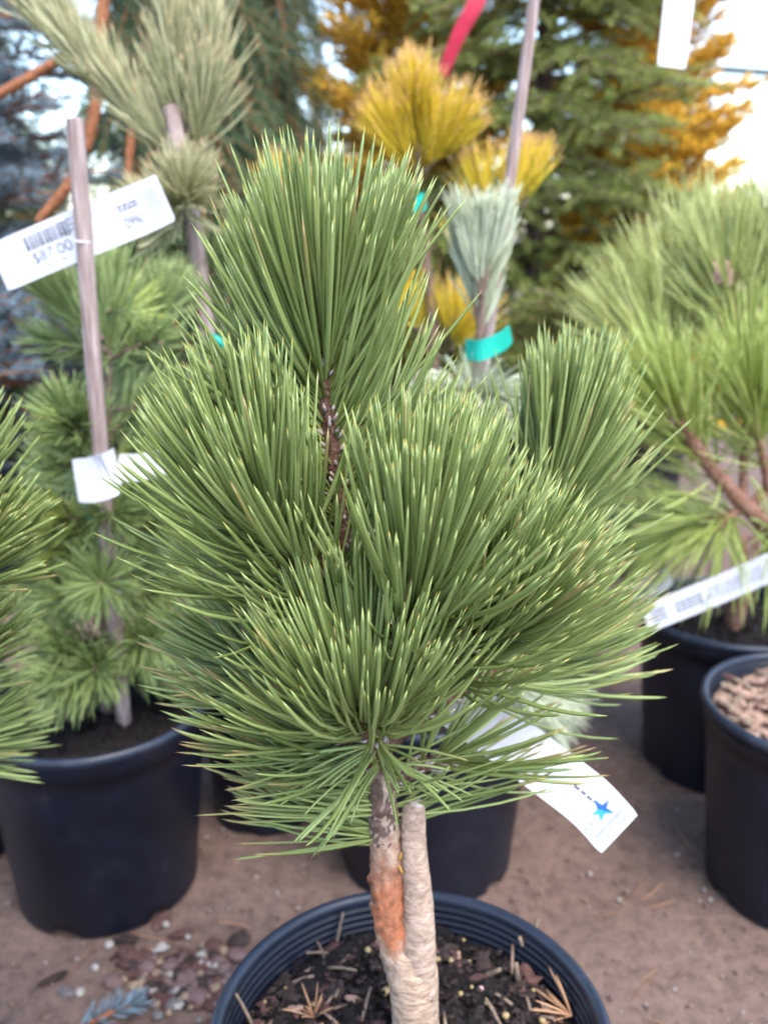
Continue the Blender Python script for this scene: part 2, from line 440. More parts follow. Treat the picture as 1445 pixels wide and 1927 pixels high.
def mat_stake():
    m, nt, b, out = new_mat('weathered_stake_wood')
    tc = nt.nodes.new('ShaderNodeTexCoord'); mp = nt.nodes.new('ShaderNodeMapping')
    mp.inputs['Scale'].default_value = (1, 1, 0.05)
    nt.links.new(tc.outputs['Object'], mp.inputs[0])
    n = nt.nodes.new('ShaderNodeTexNoise'); n.inputs['Scale'].default_value = 260; n.inputs['Detail'].default_value = 5
    nt.links.new(mp.outputs[0], n.inputs['Vector'])
    c = ramp(nt, [(0.3, (0.19, 0.13, 0.115)), (0.55, (0.34, 0.255, 0.235)), (0.75, (0.47, 0.38, 0.36))], n.outputs[0])
    n2 = noise(nt, 22, 3); f = ramp(nt, [(0.5, (0, 0, 0)), (0.75, (0.5, 0.5, 0.5))], n2.outputs[0])
    nt.links.new(mixc(nt, f.outputs[0], c.outputs[0], (0.22, 0.13, 0.09)), b.inputs['Base Color'])
    b.inputs['Roughness'].default_value = 0.75
    bump(nt, b, n.outputs[0], 0.4, 0.001)
    return m
M['stake'] = mat_stake()
def plain(name, col, rough=0.5, var=0.08, scale=40):
    m, nt, b, out = new_mat(name)
    n = noise(nt, scale, 4)
    lo = tuple(max(0, c * (1 - var)) for c in col); hi = tuple(min(1, c * (1 + var)) for c in col)
    c = ramp(nt, [(0.3, lo), (0.7, hi)], n.outputs[0])
    nt.links.new(c.outputs[0], b.inputs['Base Color'])
    b.inputs['Roughness'].default_value = rough
    return m
M['tag'] = plain('white_tag_plastic', (0.66, 0.66, 0.71), 0.42, 0.04)
M['ink'] = plain('grey_print', (0.12, 0.125, 0.15), 0.6)
M['inklight'] = plain('faint_print', (0.40, 0.41, 0.46), 0.6)
M['inkblue'] = plain('blue_print', (0.02, 0.10, 0.55), 0.5)
M['inkcyan'] = plain('cyan_print', (0.04, 0.34, 0.66), 0.5)
M['tie'] = plain('teal_tie', (0.0, 0.36, 0.27), 0.4, 0.1)
M['ribbon'] = plain('magenta_ribbon', (0.36, 0.003, 0.030), 0.75, 0.15)
M['metal'] = plain('fence_metal', (0.10, 0.12, 0.12), 0.5)
M['wire'] = plain('fence_wire', (0.12, 0.15, 0.16), 0.45)
def mat_ground():
    m, nt, b, out = new_mat('packed_granite_ground')
    n1 = noise(nt, 2.2, 5, 0.6); n2 = noise(nt, 60, 6, 0.7); n3 = noise(nt, 330, 3, 0.6)
    c1 = ramp(nt, [(0.3, (0.100, 0.065, 0.051)), (0.55, (0.150, 0.102, 0.083)), (0.75, (0.215, 0.155, 0.127))], n1.outputs[0])
    c2 = ramp(nt, [(0.3, (0.55, 0.5, 0.48)), (0.5, (1, 1, 1)), (0.72, (1.35, 1.3, 1.25))], n2.outputs[0])
    col = mixc(nt, 1.0, c1.outputs[0], c2.outputs[0], 'MULTIPLY')
    f = ramp(nt, [(0.60, (0, 0, 0)), (0.70, (1, 1, 1))], n3.outputs[0])
    ff = nt.nodes.new('ShaderNodeMath'); ff.operation = 'MULTIPLY'; ff.inputs[1].default_value = 0.45
    nt.links.new(f.outputs[0], ff.inputs[0])
    col = mixc(nt, ff.outputs[0], col, (0.26, 0.20, 0.175))
    nt.links.new(col, b.inputs['Base Color'])
    b.inputs['Roughness'].default_value = 0.92
    b.inputs['Specular IOR Level'].default_value = 0.25
    bump(nt, b, n2.outputs[0], 0.6, 0.004)
    return m
M['ground'] = mat_ground()

# ------------------------------------------------------------------ ground
gs = 200.0
gx = np.array([-gs, -20, -4] + list(np.linspace(-1.2, 1.2, 61)) + [4, 20, gs])
gy = np.array([-gs, -10] + list(np.linspace(0.2, 2.4, 56)) + [5, 20, 60, gs * 2])
XX, YY = np.meshgrid(gx, gy)
near = (np.abs(XX) < 1.15) & (YY > 0.25) & (YY < 2.3)
ZZ = np.where(near, 0.0016 * (np.sin(XX * 23 + 2 * np.sin(YY * 11)) + np.cos(YY * 29 + XX * 7)) - 0.003, 0.0)
gv = np.stack([XX, YY, ZZ], -1).reshape(-1, 3)
nx = len(gx); ii, jj = np.meshgrid(np.arange(len(gy) - 1), np.arange(nx - 1), indexing='ij')
q = (ii * nx + jj).ravel()
ground = obj('ground', (gv, [np.stack([q, q + 1, q + nx + 1, q + nx], -1)]), M['ground'], origin=A(0, 0, 0))
ground['kind'] = 'structure'

# ------------------------------------------------------------------ needles
RT = np.array([0.0, 0.05, 0.2, 0.42, 0.64, 0.82, 0.935])
RR = np.array([0.62, 0.85, 1.0, 1.0, 0.98, 0.9, 0.66])
RT_LO = np.array([0.0, 0.3, 0.65, 0.9]); RR_LO = np.array([0.7, 1.0, 0.95, 0.6])
def needle_geo(P0, D, B, L, W, rnd, brown, lo=False, sides=None):
    T_, R_ = (RT_LO, RR_LO) if lo else (RT, RR)
    S = sides or (3 if lo else 5)
    N, K = len(P0), len(T_)
    t = T_[None, :, None]
    c = P0[:, None] + L[:, None, None] * (D[:, None] * t + B[:, None] * t * t)
    tg = nrm(D[:, None] + 2 * B[:, None] * t)
    ref = nrm(rng.normal(size=(N, 3)))[:, None]
    n1 = nrm(np.cross(tg, np.broadcast_to(ref, tg.shape))); n2 = np.cross(tg, n1)
    a = np.arange(S) / S * 2 * np.pi
    rad = (W[:, None] * 0.5 * R_[None])[..., None, None]
    v = c[:, :, None] + rad * (np.cos(a)[None, None, :, None] * n1[:, :, None] + 0.72 * np.sin(a)[None, None, :, None] * n2[:, :, None])
    tip = P0 + L[:, None] * (D + B)
    VN = K * S + 1
    V = np.concatenate([v.reshape(N, K * S, 3), tip[:, None]], 1).reshape(-1, 3)
    i = np.arange(K - 1)[:, None] * S; j = np.arange(S)[None]; k = (j + 1) % S
    q = np.stack([i + j, i + k, i + S + k, i + S + j], -1).reshape(-1, 4)
    jj = np.arange(S); kk = (jj + 1) % S
    tr = np.stack([(K - 1) * S + jj, (K - 1) * S + kk, np.full(S, K * S)], -1)
    off = (np.arange(N) * VN)[:, None, None]
    Q = (q[None] + off).reshape(-1, 4); TR = (tr[None] + off).reshape(-1, 3)
    ta = np.tile(np.concatenate([np.repeat(T_, S), [1.0]]), N)
    return V, [Q, TR], {'t': ta, 'rnd': np.repeat(rnd, VN), 'brown': np.repeat(brown, VN)}
UP = A(0, 0, 1)
def PAIR(n):
    q_ = rng.normal(size=n); q_[n // 2:2 * (n // 2)] = q_[:n // 2]
    return q_
def shoot_needles(axis, n, L, W, a0, a1, s0=0.0, up=0.18, brown=0.05, lvar=0.12, keep=None, inward=0.0, dvar=7.0, top=True):
    """needle arrays for one shoot: axis polyline (world), spread a0 at its base to a1 at its tip (degrees)"""
    c = catmull(axis, 40)
    T, _, _ = frames(c)
    s = s0 + (1 - s0) * np.sqrt(rng.uniform(size=n)) if top else rng.uniform(s0, 1, n)
    idx = s * 39; i0 = np.clip(idx.astype(int), 0, 38); f = (idx - i0)[:, None]
    p = c[i0] * (1 - f) + c[i0 + 1] * f
    t = nrm(T[i0] * (1 - f) + T[i0 + 1] * f)
    r = rng.normal(size=(n, 3)); r = nrm(r - (r * t).sum(1, keepdims=True) * t)
    if n > 20:
        h_ = n // 2
        for arr in (p, t, r, s):
            arr[h_:2 * h_] = arr[:h_]
        r[h_:2 * h_] = nrm(r[:h_] + rng.normal(size=(h_, 3)) * .16)
    ang = np.radians(a0 + (a1 - a0) * ((s - s0) / (1 - s0 + 1e-9)) + PAIR(n) * dvar + rng.normal(size=n) * 2.5)
    D = nrm(t * np.cos(ang)[:, None] + r * np.sin(ang)[:, None])
    B = (t * (0.10 + inward) + UP * up)[:, :] * rng.uniform(0.6, 1.4, n)[:, None] - r * 0.05 * np.sin(ang)[:, None] + rng.normal(size=(n, 3)) * 0.055
    ln = L * (1 + lvar * np.clip(rng.normal(size=n), -2, 1.5)) * (0.92 + 0.12 * np.sin(s * 3))
    w = W * (1 + 0.14 * np.clip(rng.normal(size=n), -2, 2))
    rnd = np.clip(rng.uniform(size=n), 0, 1)
    br = (rng.uniform(size=n) < brown).astype(float)
    ln = ln / np.linalg.norm(D + B, axis=1)
    d = dict(P0=p + r * 0.0015, D=D, B=B, L=ln, W=w, rnd=rnd, brown=br, r=r, s=s)
    if keep is not None:
        m = keep(d)
        d = {k: v_[m] for k, v_ in d.items()}
    return d
def geo_from(d, mask=None, lo=False):
    g = {k: (v_ if mask is None else v_[mask]) for k, v_ in d.items() if k in ('P0', 'D', 'B', 'L', 'W', 'rnd', 'brown')}
    return needle_geo(lo=lo, **g)

# ------------------------------------------------------------------ pots
def make_pot(parent, cx, cy, R, H, soil_depth, soil_mat, segs=72, rings=True, feet=True, lean=None):
    k = R / 0.125
    rb = R * 0.80
    def notch(v, a):
        if feet:
            for m_ in range(6):
                d = np.abs((a - (m_ + 0.3) * np.pi / 3 + np.pi) % (2 * np.pi) - np.pi)
                lift = np.clip(1 - (d / 0.13) ** 4, 0, 1) * 0.014 * k
                v[0, :, 2] += lift
        return v
    z0 = 0.0
    prof = [(rb, z0), (rb * 1.006, 0.010), (rb * 1.012, 0.022)]
    for u in np.linspace(0.12, 1, 9):
        prof.append((rb * 1.012 + (R * 0.945 - rb * 1.012) * u, 0.022 + (H * 0.865 - 0.022) * u))
    prof += [(R * 0.965, H * 0.868), (R * 0.972, H * 0.955)]
    inner = [(R * 0.945, H * 0.985)]
    nr = 7; zb = H - soil_depth - 0.012
    for i in range(nr):
        za = H * 0.965 - (H * 0.965 - zb) * i / nr
        dz = (H * 0.965 - zb) / nr
        rr = R * 0.938 - R * 0.010 * i
        inner += [(rr, za), (rr - R * 0.002, za - dz * 0.55), (rr - R * 0.013, za - dz * 0.66), (rr - R * 0.012, za - dz * 0.9)] if rings else [(rr, za)]
    pot = obj('pot', lathe(prof + [(R * 0.955, H * 0.975)] + inner, cx, cy, segs, notch), M['pot'], parent, A(cx, cy, 0))
    rp = []
    for a in np.linspace(-0.5 * np.pi, 1.35 * np.pi, 13):
        rp.append((R * 0.968 + R * 0.034 * math.cos(a), H - R * 0.046 + R * 0.046 * math.sin(a)))
    obj('rim', lathe(rp, cx, cy, segs), M['rim'], pot, A(cx, cy, H))
    # soil: a lumpy disc
    rs = R * 0.885; zs = H - soil_depth
    vs = [[cx, cy, zs]]; fs3, fs4 = [], []
    nrg, sg = 16, 48
    r_ = np.random.default_rng(int(abs(cx * 1000) + cy * 77))
    for i in range(1, nrg + 1):
        for j in range(sg):
            rr = rs * i / nrg; aa = 2 * np.pi * j / sg
            vs.append([cx + rr * math.cos(aa), cy + rr * math.sin(aa), zs + r_.normal() * 0.0032 + 0.004 * math.sin(aa * 3 + i) + 0.008 * (1 - i / nrg)])
    for j in range(sg): fs3.append([0, 1 + j, 1 + (j + 1) % sg])
    for i in range(nrg - 1):
        for j in range(sg):
            p, q_ = 1 + i * sg + j, 1 + i * sg + (j + 1) % sg
            fs4.append([p, p + sg, q_ + sg, q_])
    soil = obj('soil', (np.array(vs), [np.array(fs3), np.array(fs4)]), soil_mat, parent, A(cx, cy, zs), smooth=False)
    return pot, soil, zs

# ================================================================== main potted pine
R0, H0 = 0.128, 0.231
MX, MY = 0.0165, 0.4717
main = empty('potted_pine', (MX, MY, 0), 'sharp foreground dwarf pine with thick green needles in a black ribbed pot', 'potted pine')
pot, soil, zs = make_pot(main, MX, MY, R0, H0, 0.030, M['soil'], 96)
# trunk, cut stub and scion stem
tb = P(783, 1985, MY); tb[2] = zs - 0.006
obj('trunk', tube([tb, P(781, 1900, MY), P(776, 1830, MY), P(768, 1780, MY)], [0.0152, 0.0146, 0.0158, 0.0125], 32, 34, 0.018, 3), M['trunk'], main, tb)
stub = obj('cut_stub', tube([P(787, 1860, MY - .003), P(789, 1780, MY - .004), P(786, 1690, MY - .003), P(779, 1600, MY - .002), P(778, 1535, MY), P(780, 1512, MY)],
                            [0.0108, 0.0100, 0.0090, 0.0076, 0.0072, 0.0060], 26, 48, 0.014, 5), M['stub'], main)
obj('cut_face', lump(P(783, 1512, MY), (0.0052, 0.0050, 0.0024), 4, jag=0.06, segs=10, rings=6), M['cutwood'], stub)
scion_pts = [P(758, 1850, MY + .001), P(742, 1770, MY), P(730, 1690, MY), P(727, 1610, MY), P(722, 1530, MY + .001), P(716, 1450, MY + .002), P(704, 1340, MY + .003)]
scion = obj('scion_stem', tube(scion_pts, [0.0088, 0.0102, 0.0106, 0.0100, 0.0084, 0.0074, 0.0066], 28, 60, 0.065, 8), mat_scion(P(735, 1765, MY)[2], P(730, 1600, MY)[2]), main)
low_scale = obj('upper_bark', tube([P(724, 1585, MY), P(720, 1530, MY + .001), P(715, 1450, MY + .002), P(704, 1340, MY + .003)], [0.0086, 0.0088, 0.0078, 0.0070], 16, 24, 0.06, 9), M['upperbark'], scion)
for k_, (x, y) in enumerate([(754, 1636), (753, 1612)]):
    obj('resin_drop', lump(P(x, y, MY - 0.0075), (0.0010, 0.0010, 0.0034), 30 + k_, jag=0.15), M['resin'], scion)
knot = obj('knot', lump(P(806, 1873, MY - 0.010), (0.0058, 0.0032, 0.0052), 41, jag=0.12, rings=6, segs=10), M['stub'], main)
obj('moss', merge([lump(tb + A(-0.018 + 0.004 * math.sin(i * 2.1), -0.010 + 0.008 * math.cos(i * 1.3), 0.016 + 0.0022 * (i % 4)), (0.0042, 0.0042, 0.0040), 60 + i, jag=0.25) for i in range(14)]), M['moss'], main, kind='stuff')

tocam = lambda p: nrm(A(0, 0, CAMZ) - p)
def leader_keep(d):
    tc = nrm(A(0, 0, CAMZ) - d['P0'])
    facing = (d['r'] * tc).sum(1)
    px_s = d['s']
    return ~((facing > 0.55) & (px_s < 0.70) & (rng.uniform(size=len(px_s)) < 0.90))
def low_keep(d):
    return ~((d['D'][:, 2] < -0.25) & (rng.uniform(size=len(d['s'])) < 0.88))
def to_px(p):
    q = p - A(0, 0, CAMZ)
    d = q[..., 1] * CP - q[..., 2] * SP
    return 722.5 + FPX * q[..., 0] / d, 963.5 - FPX * (q[..., 1] * SP + q[..., 2] * CP) / d
def clear_box(d, x0, x1, y0, y1, dist, prob):
    hit = np.zeros(len(d['L']), bool)
    for t in np.linspace(.1, 1, 14):
        p = d['P0'] + d['L'][:, None] * (d['D'] * t + d['B'] * t * t)
        x, y = to_px(p)
        hit |= (y > y0) & (y < y1) & (x > x0) & (x < x1) & (p[:, 1] < dist)
    m = ~(hit & (rng.uniform(size=len(hit)) < prob))
    return {k: v_[m] for k, v_ in d.items()}
def clear_stem(d, prob=.85):
    hit = np.zeros(len(d['L']), bool)
    for t in np.linspace(.15, 1, 9):
        p = d['P0'] + d['L'][:, None] * (d['D'] * t + d['B'] * t * t)
        x, y = to_px(p)
        sx = np.interp(y, [690, 740, 900, 1010], [612, 612, 634, 648])
        hit |= (y > 690) & (y < 1010) & (np.abs(x - sx) < 17) & (p[:, 1] < MY + .004)
    m = ~(hit & (rng.uniform(size=len(hit)) < prob))
    return {k: v_[m] for k, v_ in d.items()}
NL, NW = 0.090, 0.0024
SH = [ # name, axis (pixels, distance), count, L, a0, a1, s0, up, brown, keep
 ('leader', [(690, 1290, .448), (655, 1060, .447), (634, 900, .447), (612, 740, .445), (618, 640, .443)], 900, .094, 58, 22, .27, .22, .02, leader_keep),
 ('left', [(685, 1170, .446), (625, 1115, .434), (565, 1060, .422), (515, 1000, .415), (487, 945, .410)], 460, .083, 66, 22, .2, .48, .02, None),
 ('left_back', [(660, 1120, .45), (590, 1040, .47), (555, 970, .48), (540, 920, .485)], 200, .084, 54, 18, .2, .45, .03, None),
 ('right_back', [(720, 1290, .448), (860, 1150, .487), (960, 1060, .512), (1025, 970, .525), (1050, 890, .53)], 420, .088, 62, 18, .40, .42, .05, None),
 ('centre', [(700, 1300, .446), (735, 1220, .420), (770, 1155, .400), (785, 1105, .392)], 340, .090, 64, 20, .25, .50, .02, None),
 ('centre_back', [(670, 1180, .449), (740, 1110, .475), (780, 1040, .492), (800, 990, .50)], 240, .084, 54, 16, .2, .45, .03, None),
 ('front', [(712, 1430, .444), (700, 1385, .418), (690, 1345, .396), (684, 1318, .384)], 350, .080, 92, 36, .25, .85, .02, low_keep),
 ('right_low', [(718, 1370, .446), (810, 1270, .436), (880, 1205, .425), (915, 1170, .418)], 290, .084, 66, 22, .25, .40, .10, None),
 ('right_low_back', [(722, 1400, .448), (850, 1310, .475), (940, 1260, .492), (985, 1235, .50)], 220, .088, 60, 20, .3, .32, .20, None),
 ('left_low', [(708, 1370, .448), (630, 1310, .462), (575, 1275, .474), (535, 1255, .48)], 250, .082, 64, 20, .25, .30, .35, None),
 ('left_low_front', [(716, 1450, .446), (655, 1400, .440), (610, 1375, .436)], 150, .080, 64, 24, .2, .24, .4, None),
 ('right_lowest', [(722, 1480, .446), (800, 1440, .45), (850, 1425, .453)], 90, .080, 66, 26, .2, .16, .3, low_keep),
]
main_shoots = []
for nm, ax, n, L, a0, a1, s0, up, br, keep in SH:
    axis = np.array([P(x, y, Y * MY / .445) for x, y, Y in ax])
    d = shoot_needles(axis, n, L * 1.06, NW, a0, a1, s0, up, br, 0.09, keep, dvar=6, top=nm not in ('leader', 'left'))
    d = clear_stem(d)
    sh = obj('shoot', tube(axis, [0.0062, 0.0048, 0.0042, 0.0040, 0.0030], 10, 40, 0.10, 11, bumps=0.08), M['shootbark'], main)
    main_shoots.append([sh, d, axis, s0, nm])
# the skirt of long needles growing from the stem itself
sk_axis = np.array([P(731, 1592, MY), P(723, 1520, MY), P(712, 1440, MY)])
dsk = shoot_needles(sk_axis, 760, .092, NW * .82, 80, 66, 0, .06, .75, .10, None, -0.04, 9, top=False)
keepm = (np.abs(dsk['D'][:, 0]) > 0.60) & (dsk['D'][:, 1] > -.5) & (dsk['D'][:, 2] > 0.0) & (dsk['D'][:, 2] < 0.42) & ((dsk['D'][:, 0] < 0) | (rng.uniform(size=len(dsk['L'])) < .5))
dsk = {k: v_[keepm] for k, v_ in dsk.items()}
main_shoots.append([scion, dsk, sk_axis, 0, 'skirt'])
# short curled needles hanging round the lowest bud
dcu = shoot_needles(np.array([P(718, 1450, .458), P(705, 1390, .445)]), 100, .046, NW * .85, 95, 74, 0, -.16, .15, .25,
                    lambda d: ((d['r'] * nrm(A(0, 0, CAMZ) - d['P0'])).sum(1) > -0.2) & (np.abs(d['r'][:, 0]) > .25) & (d['D'][:, 2] < .30), top=False)
main_shoots.append([main_shoots[6][0], dcu, sk_axis, 0, 'curl'])
for rec in main_shoots:
    rec[1] = clear_box(rec[1], 762, 812, 1498, 1620, MY - .003, .9)
    rec[1] = clear_box(rec[1], 900, 1010, 1330, 1440, .60, .45)
# the 300 needles nearest to the camera are pieces of their own, the rest stays joined shoot by shoot
cand = []
for si, (sh, d, ax, s0, nm) in enumerate(main_shoots):
    mid = d['P0'] + d['L'][:, None] * (d['D'] * 0.7 + d['B'] * 0.5)
    dep = np.linalg.norm(mid - A(0, 0, CAMZ), axis=1)
    facing = (d['r'] * nrm(A(0, 0, CAMZ) - d['P0'])).sum(1)
    sc = dep - 0.05 * facing
    cand += [(sc[i], si, i) for i in range(len(sc))]
cand.sort()
pick = {}
for _, si, i in cand[:300]:
    pick.setdefault(si, []).append(i)
for si, (sh, d, ax, s0, nm) in enumerate(main_shoots):
    m = np.ones(len(d['L']), bool)
    for i in pick.get(si, []):
        m[i] = False
        one = np.zeros(len(m), bool); one[i] = True
        obj('needle', geo_from(d, one), M['needle'], sh, d['P0'][i])
    if m.any():
        obj('needle_cluster', geo_from(d, m), M['needle'], sh, kind='stuff')
    if nm in ('skirt', 'curl'): continue
    # pale papery sheaths at the needle bases
    c = catmull(ax, 60); T, _, _ = frames(c)
    geos = []
    for q_ in range(110 if nm == 'leader' else 50):
        u = rng.uniform(s0 * 0.6, 1); i = int(u * 58)
        r = rng.normal(size=3); r = nrm(r - (r @ T[i]) * T[i])
        b0 = c[i] + r * 0.0035
        tp = b0 + nrm(T[i] * 0.8 + r * 0.7) * rng.uniform(0.004, 0.008)
        geos.append(tube([b0, (b0 + tp) / 2 + r * 0.0006, tp], [0.0012, 0.0011, 0.0004], 4, 3))
    obj('bud_scale', merge(geos), M['scale'], sh, kind='stuff')

fr = main_shoots[6]
obj('bud', merge([lump(fr[2][-1] + (fr[2][-1] - fr[2][-2]) * .15 + rng.normal(size=3) * .0028, (.0028, .0028, .0036), 70 + i, jag=.2) for i in range(9)]), M['shootbark'], fr[0])
# soil litter in the main pot
crumbs = []
for i in range(3800):
    a_, r_ = rng.uniform(0, 2 * np.pi), R0 * 0.87 * math.sqrt(rng.uniform())
    sz = .0009 + .0022 * rng.uniform() ** 2
    c = A(MX + r_ * math.cos(a_), MY + r_ * math.sin(a_), zs + .008 * (1 - r_ / R0) + .002 + rng.uniform(-.003, .003))
    v = np.array([[1, 0, 0], [0, 1, 0], [-1, 0, 0], [0, -1, 0], [0, 0, .8], [0, 0, -.8]]) * sz * (1 + .35 * rng.normal(size=(6, 1))) + c
    crumbs.append((v, [np.array([[0, 1, 4], [1, 2, 4], [2, 3, 4], [3, 0, 4], [1, 0, 5], [2, 1, 5], [3, 2, 5], [0, 3, 5]])]))
obj('soil_crumbs', merge(crumbs[::2]), M['bark_dark'], soil, kind='stuff', smooth=False)
obj('soil_crumbs', merge(crumbs[1::2]), M['soil'], soil, kind='stuff', smooth=False)
def in_pot(x, y):
    return G(x, y, zs + 0.004)
litter = []
def chip(name, mat, pos, size, seed, **kw):
    return obj(name, lump(pos, size, seed, **kw), mat, soil, pos, smooth=kw.get('segs', 7) > 7)
n_l = 0
while n_l < 290:
    a_, r_ = rng.uniform(0, 2 * np.pi), R0 * 0.85 * math.sqrt(rng.uniform())
    p = A(MX + r_ * math.cos(a_), MY + r_ * math.sin(a_), zs + 0.003 + 0.006 * (1 - r_ / R0))
    if math.hypot(p[0] - tb[0], p[1] - tb[1]) < 0.017: continue
    n_l += 1
    k_ = rng.uniform()
    s = rng.uniform(0.6, 1.25)
    if k_ < 0.52: chip('bark_chip', M['bark_dark'] if rng.uniform() < .65 else M['bark_red'], p, A(.0080, .0042, .0022) * s, n_l, jag=0.22)
    elif k_ < 0.60: chip('bark_chip', M['bark_tan'], p, A(.0060, .0028, .0016) * s, n_l, jag=0.2)
    elif k_ < 0.78: chip('fertilizer_bead', M['bead_yellow'], p + A(0, 0, .001), A(.0027, .0025, .0022) * s * rng.uniform(.7, 1.3), n_l, jag=0.06, segs=9, rings=6)
    elif k_ < 0.80: chip('fertilizer_bead', M['bead_pink'], p + A(0, 0, .001), A(.0024, .0023, .0022) * s, n_l, jag=0.06, segs=9, rings=6)
    elif k_ < 0.82: chip('fertilizer_bead', M['bead_teal'], p + A(0, 0, .001), A(.0022, .0021, .0020) * s, n_l, jag=0.06, segs=9, rings=6)
    else:
        d_ = nrm(A(rng.normal(), rng.normal(), abs(rng.normal()) * 0.35)); ln = rng.uniform(.010, .026)
        obj('twig_piece', tube([p, p + d_ * ln * .5 + A(0, 0, .001), p + d_ * ln], [.0013, .0012, .0010], 6, 4, .1, n_l), M['twigbit'] if rng.uniform() < .7 else M['greytwig'], soil, p)
for (x, y) in [(1060, 1830), (975, 1850), (910, 1838), (990, 1800), (1000, 1745+30)]:
    p = in_pot(x, y); d_ = nrm(A(rng.normal() * .5, rng.normal() * .3, .8))
    obj('twig_piece', tube([p, p + d_ * .009, p + d_ * .018], [.0019, .0018, .0015], 7, 4, .1, 5), M['twigbit'], soil, p)
def spray(pos, n, L, mat, seed, upw=0.7, spread=0.9, W=0.0018, base=None):
    r_ = np.random.default_rng(seed)
    D = nrm(r_.normal(size=(n, 3)) * spread + (base if base is not None else A(0, 0, upw)))
    D[:, 2] = np.abs(D[:, 2]) * 0.8 + 0.05
    return needle_geo(np.repeat(pos[None], n, 0), nrm(D), A(0, 0, -.12) + r_.normal(size=(n, 3)) * .06, L * r_.uniform(.7, 1.2, n), np.full(n, W), r_.uniform(size=n), np.zeros(n), lo=True, sides=4)
obj('dry_needle_spray', spray(in_pot(590, 1915), 9, .022, M['needle_dry'], 5, 1.2, .5), M['needle_dry'], soil)
obj('dry_needle_spray', spray(in_pot(1075, 1912), 9, .030, M['needle_dry'], 6, .3, .5, base=A(-1, .1, .2)), M['needle_dry'], soil)

# ------------------------------------------------------------------ stakes, tags, ties
def stake(pts, rad, label, sides=8):
    c = np.array(pts)
    o = obj('wooden_stake', tube(c, rad, sides, 14, 0.02, 17), M['stake'], None, c[0], smooth=False)
    return tag(o, label, 'stake', 'wooden stakes in the pots')
def strip(center_line, width_dir, width, thick=0.0006, n=18):
    """bent plastic strip: centre line polyline, width direction (one or per end)"""
    c = catmull(center_line, n)
    T = nrm(np.gradient(c, axis=0))
    wd = np.asarray(width_dir, float)
    if wd.ndim == 1: wd = np.repeat(wd[None], n, 0)
    else:
        u = np.linspace(0, 1, n)[:, None]; wd = wd[0] * (1 - u) + wd[-1] * u
    wd = nrm(wd - (wd * T).sum(1, keepdims=True) * T)
    N = np.cross(T, wd)
    # width profile: rounded corners
    u = np.linspace(0, 1, n); prof = np.ones(n); prof[0] = prof[-1] = 0.95
    h = width / 2 * prof[:, None]
    a, b = c + wd * h + N * thick / 2, c - wd * h + N * thick / 2
    a2, b2 = c + wd * h - N * thick / 2, c - wd * h - N * thick / 2
    v = np.stack([a, b, b2, a2], 1).reshape(-1, 3)
    i = np.arange(n - 1)[:, None] * 4; j = np.arange(4)[None]; k = (j + 1) % 4
    f = np.stack([i + j, i + k, i + 4 + k, i + 4 + j], -1).reshape(-1, 4)
    e = np.array([[0, 3, 2, 1], [(n - 1) * 4 + q_ for q_ in range(4)]])
    def at(s, w, lift=0.0006):   # point on the printed face: s along 0..1, w across -1..1
        x = s * (n - 1); i0 = min(int(x), n - 2); ff = x - i0
        cc = c[i0] * (1 - ff) + c[i0 + 1] * ff; ww = wd[i0] * (1 - ff) + wd[i0 + 1] * ff; nn = N[i0] * (1 - ff) + N[i0 + 1] * ff
        if nn @ (A(0, 0, CAMZ) - cc) < 0: nn = -nn
        return cc + ww * w * width / 2 + nn * (thick / 2 + lift * 0.6)
    return (v, [f, e]), at
def patch(at, s0, s1, w0, w1, m=4):
    """thin printed patch lying on a strip"""
    ss = np.linspace(s0, s1, m)
    top = [at(s, w0) for s in ss] + [at(s, w1) for s in ss]
    bot = [at(s, w0, .0001) for s in ss] + [at(s, w1, .0001) for s in ss]
    v = np.array(top + bot)
    f = [[i, i + 1, m + i + 1, m + i] for i in range(m - 1)] + [[2 * m + i, 3 * m + i, 3 * m + i + 1, 2 * m + i + 1] for i in range(m - 1)]
    f += [[i, 2 * m + i, 2 * m + i + 1, i + 1] for i in range(m - 1)] + [[m + i, m + i + 1, 3 * m + i + 1, 3 * m + i] for i in range(m - 1)]
    f += [[0, m, 3 * m, 2 * m], [m - 1, 3 * m - 1, 4 * m - 1, 2 * m - 1]]
    return v, [np.array(f)]
def text_geo(s, at, s0, s1, wc, hw, flip=1):
    """lettering laid on a strip: real font outlines mapped to the strip's face"""
    cu = bpy.data.curves.new('lettering', 'FONT'); cu.body = s; cu.size = 1.0
    to = bpy.data.objects.new('lettering_tmp', cu); COL.objects.link(to)
    dg = bpy.context.evaluated_depsgraph_get()
    me = bpy.data.meshes.new_from_object(to.evaluated_get(dg))
    v = np.array([x.co[:] for x in me.vertices]); fs = [list(p.vertices) for p in me.polygons]
    bpy.data.objects.remove(to); bpy.data.curves.remove(cu)
    lo, hi = v.min(0), v.max(0)
    uv = (v - lo) / np.maximum(hi - lo, 1e-6)
    pts = np.array([at(s0 + (s1 - s0) * a[0], wc + flip * hw * (a[1] * 2 - 1)) for a in uv])
    tri = []
    for f in fs:
        for i in range(1, len(f) - 1): tri.append([f[0], f[i], f[i + 1]])
    bpy.data.meshes.remove(me)
    return pts, [np.array(tri)]
def lines(at, parent, s0, s1, w0, w1, n, mat='inklight', seed=1):
    r_ = np.random.default_rng(seed)
    g = []
    for i in range(n):
        w = w0 + (w1 - w0) * (i + .5) / n; h = abs(w1 - w0) / n * .28
        s = s0
        while s < s1:
            e = min(s1, s + r_.uniform(.012, .035)); g.append(patch(at, s, e, w - h, w + h, 2)); s = e + .008
    return obj('small_print', merge(g), M[mat], parent, kind='stuff')
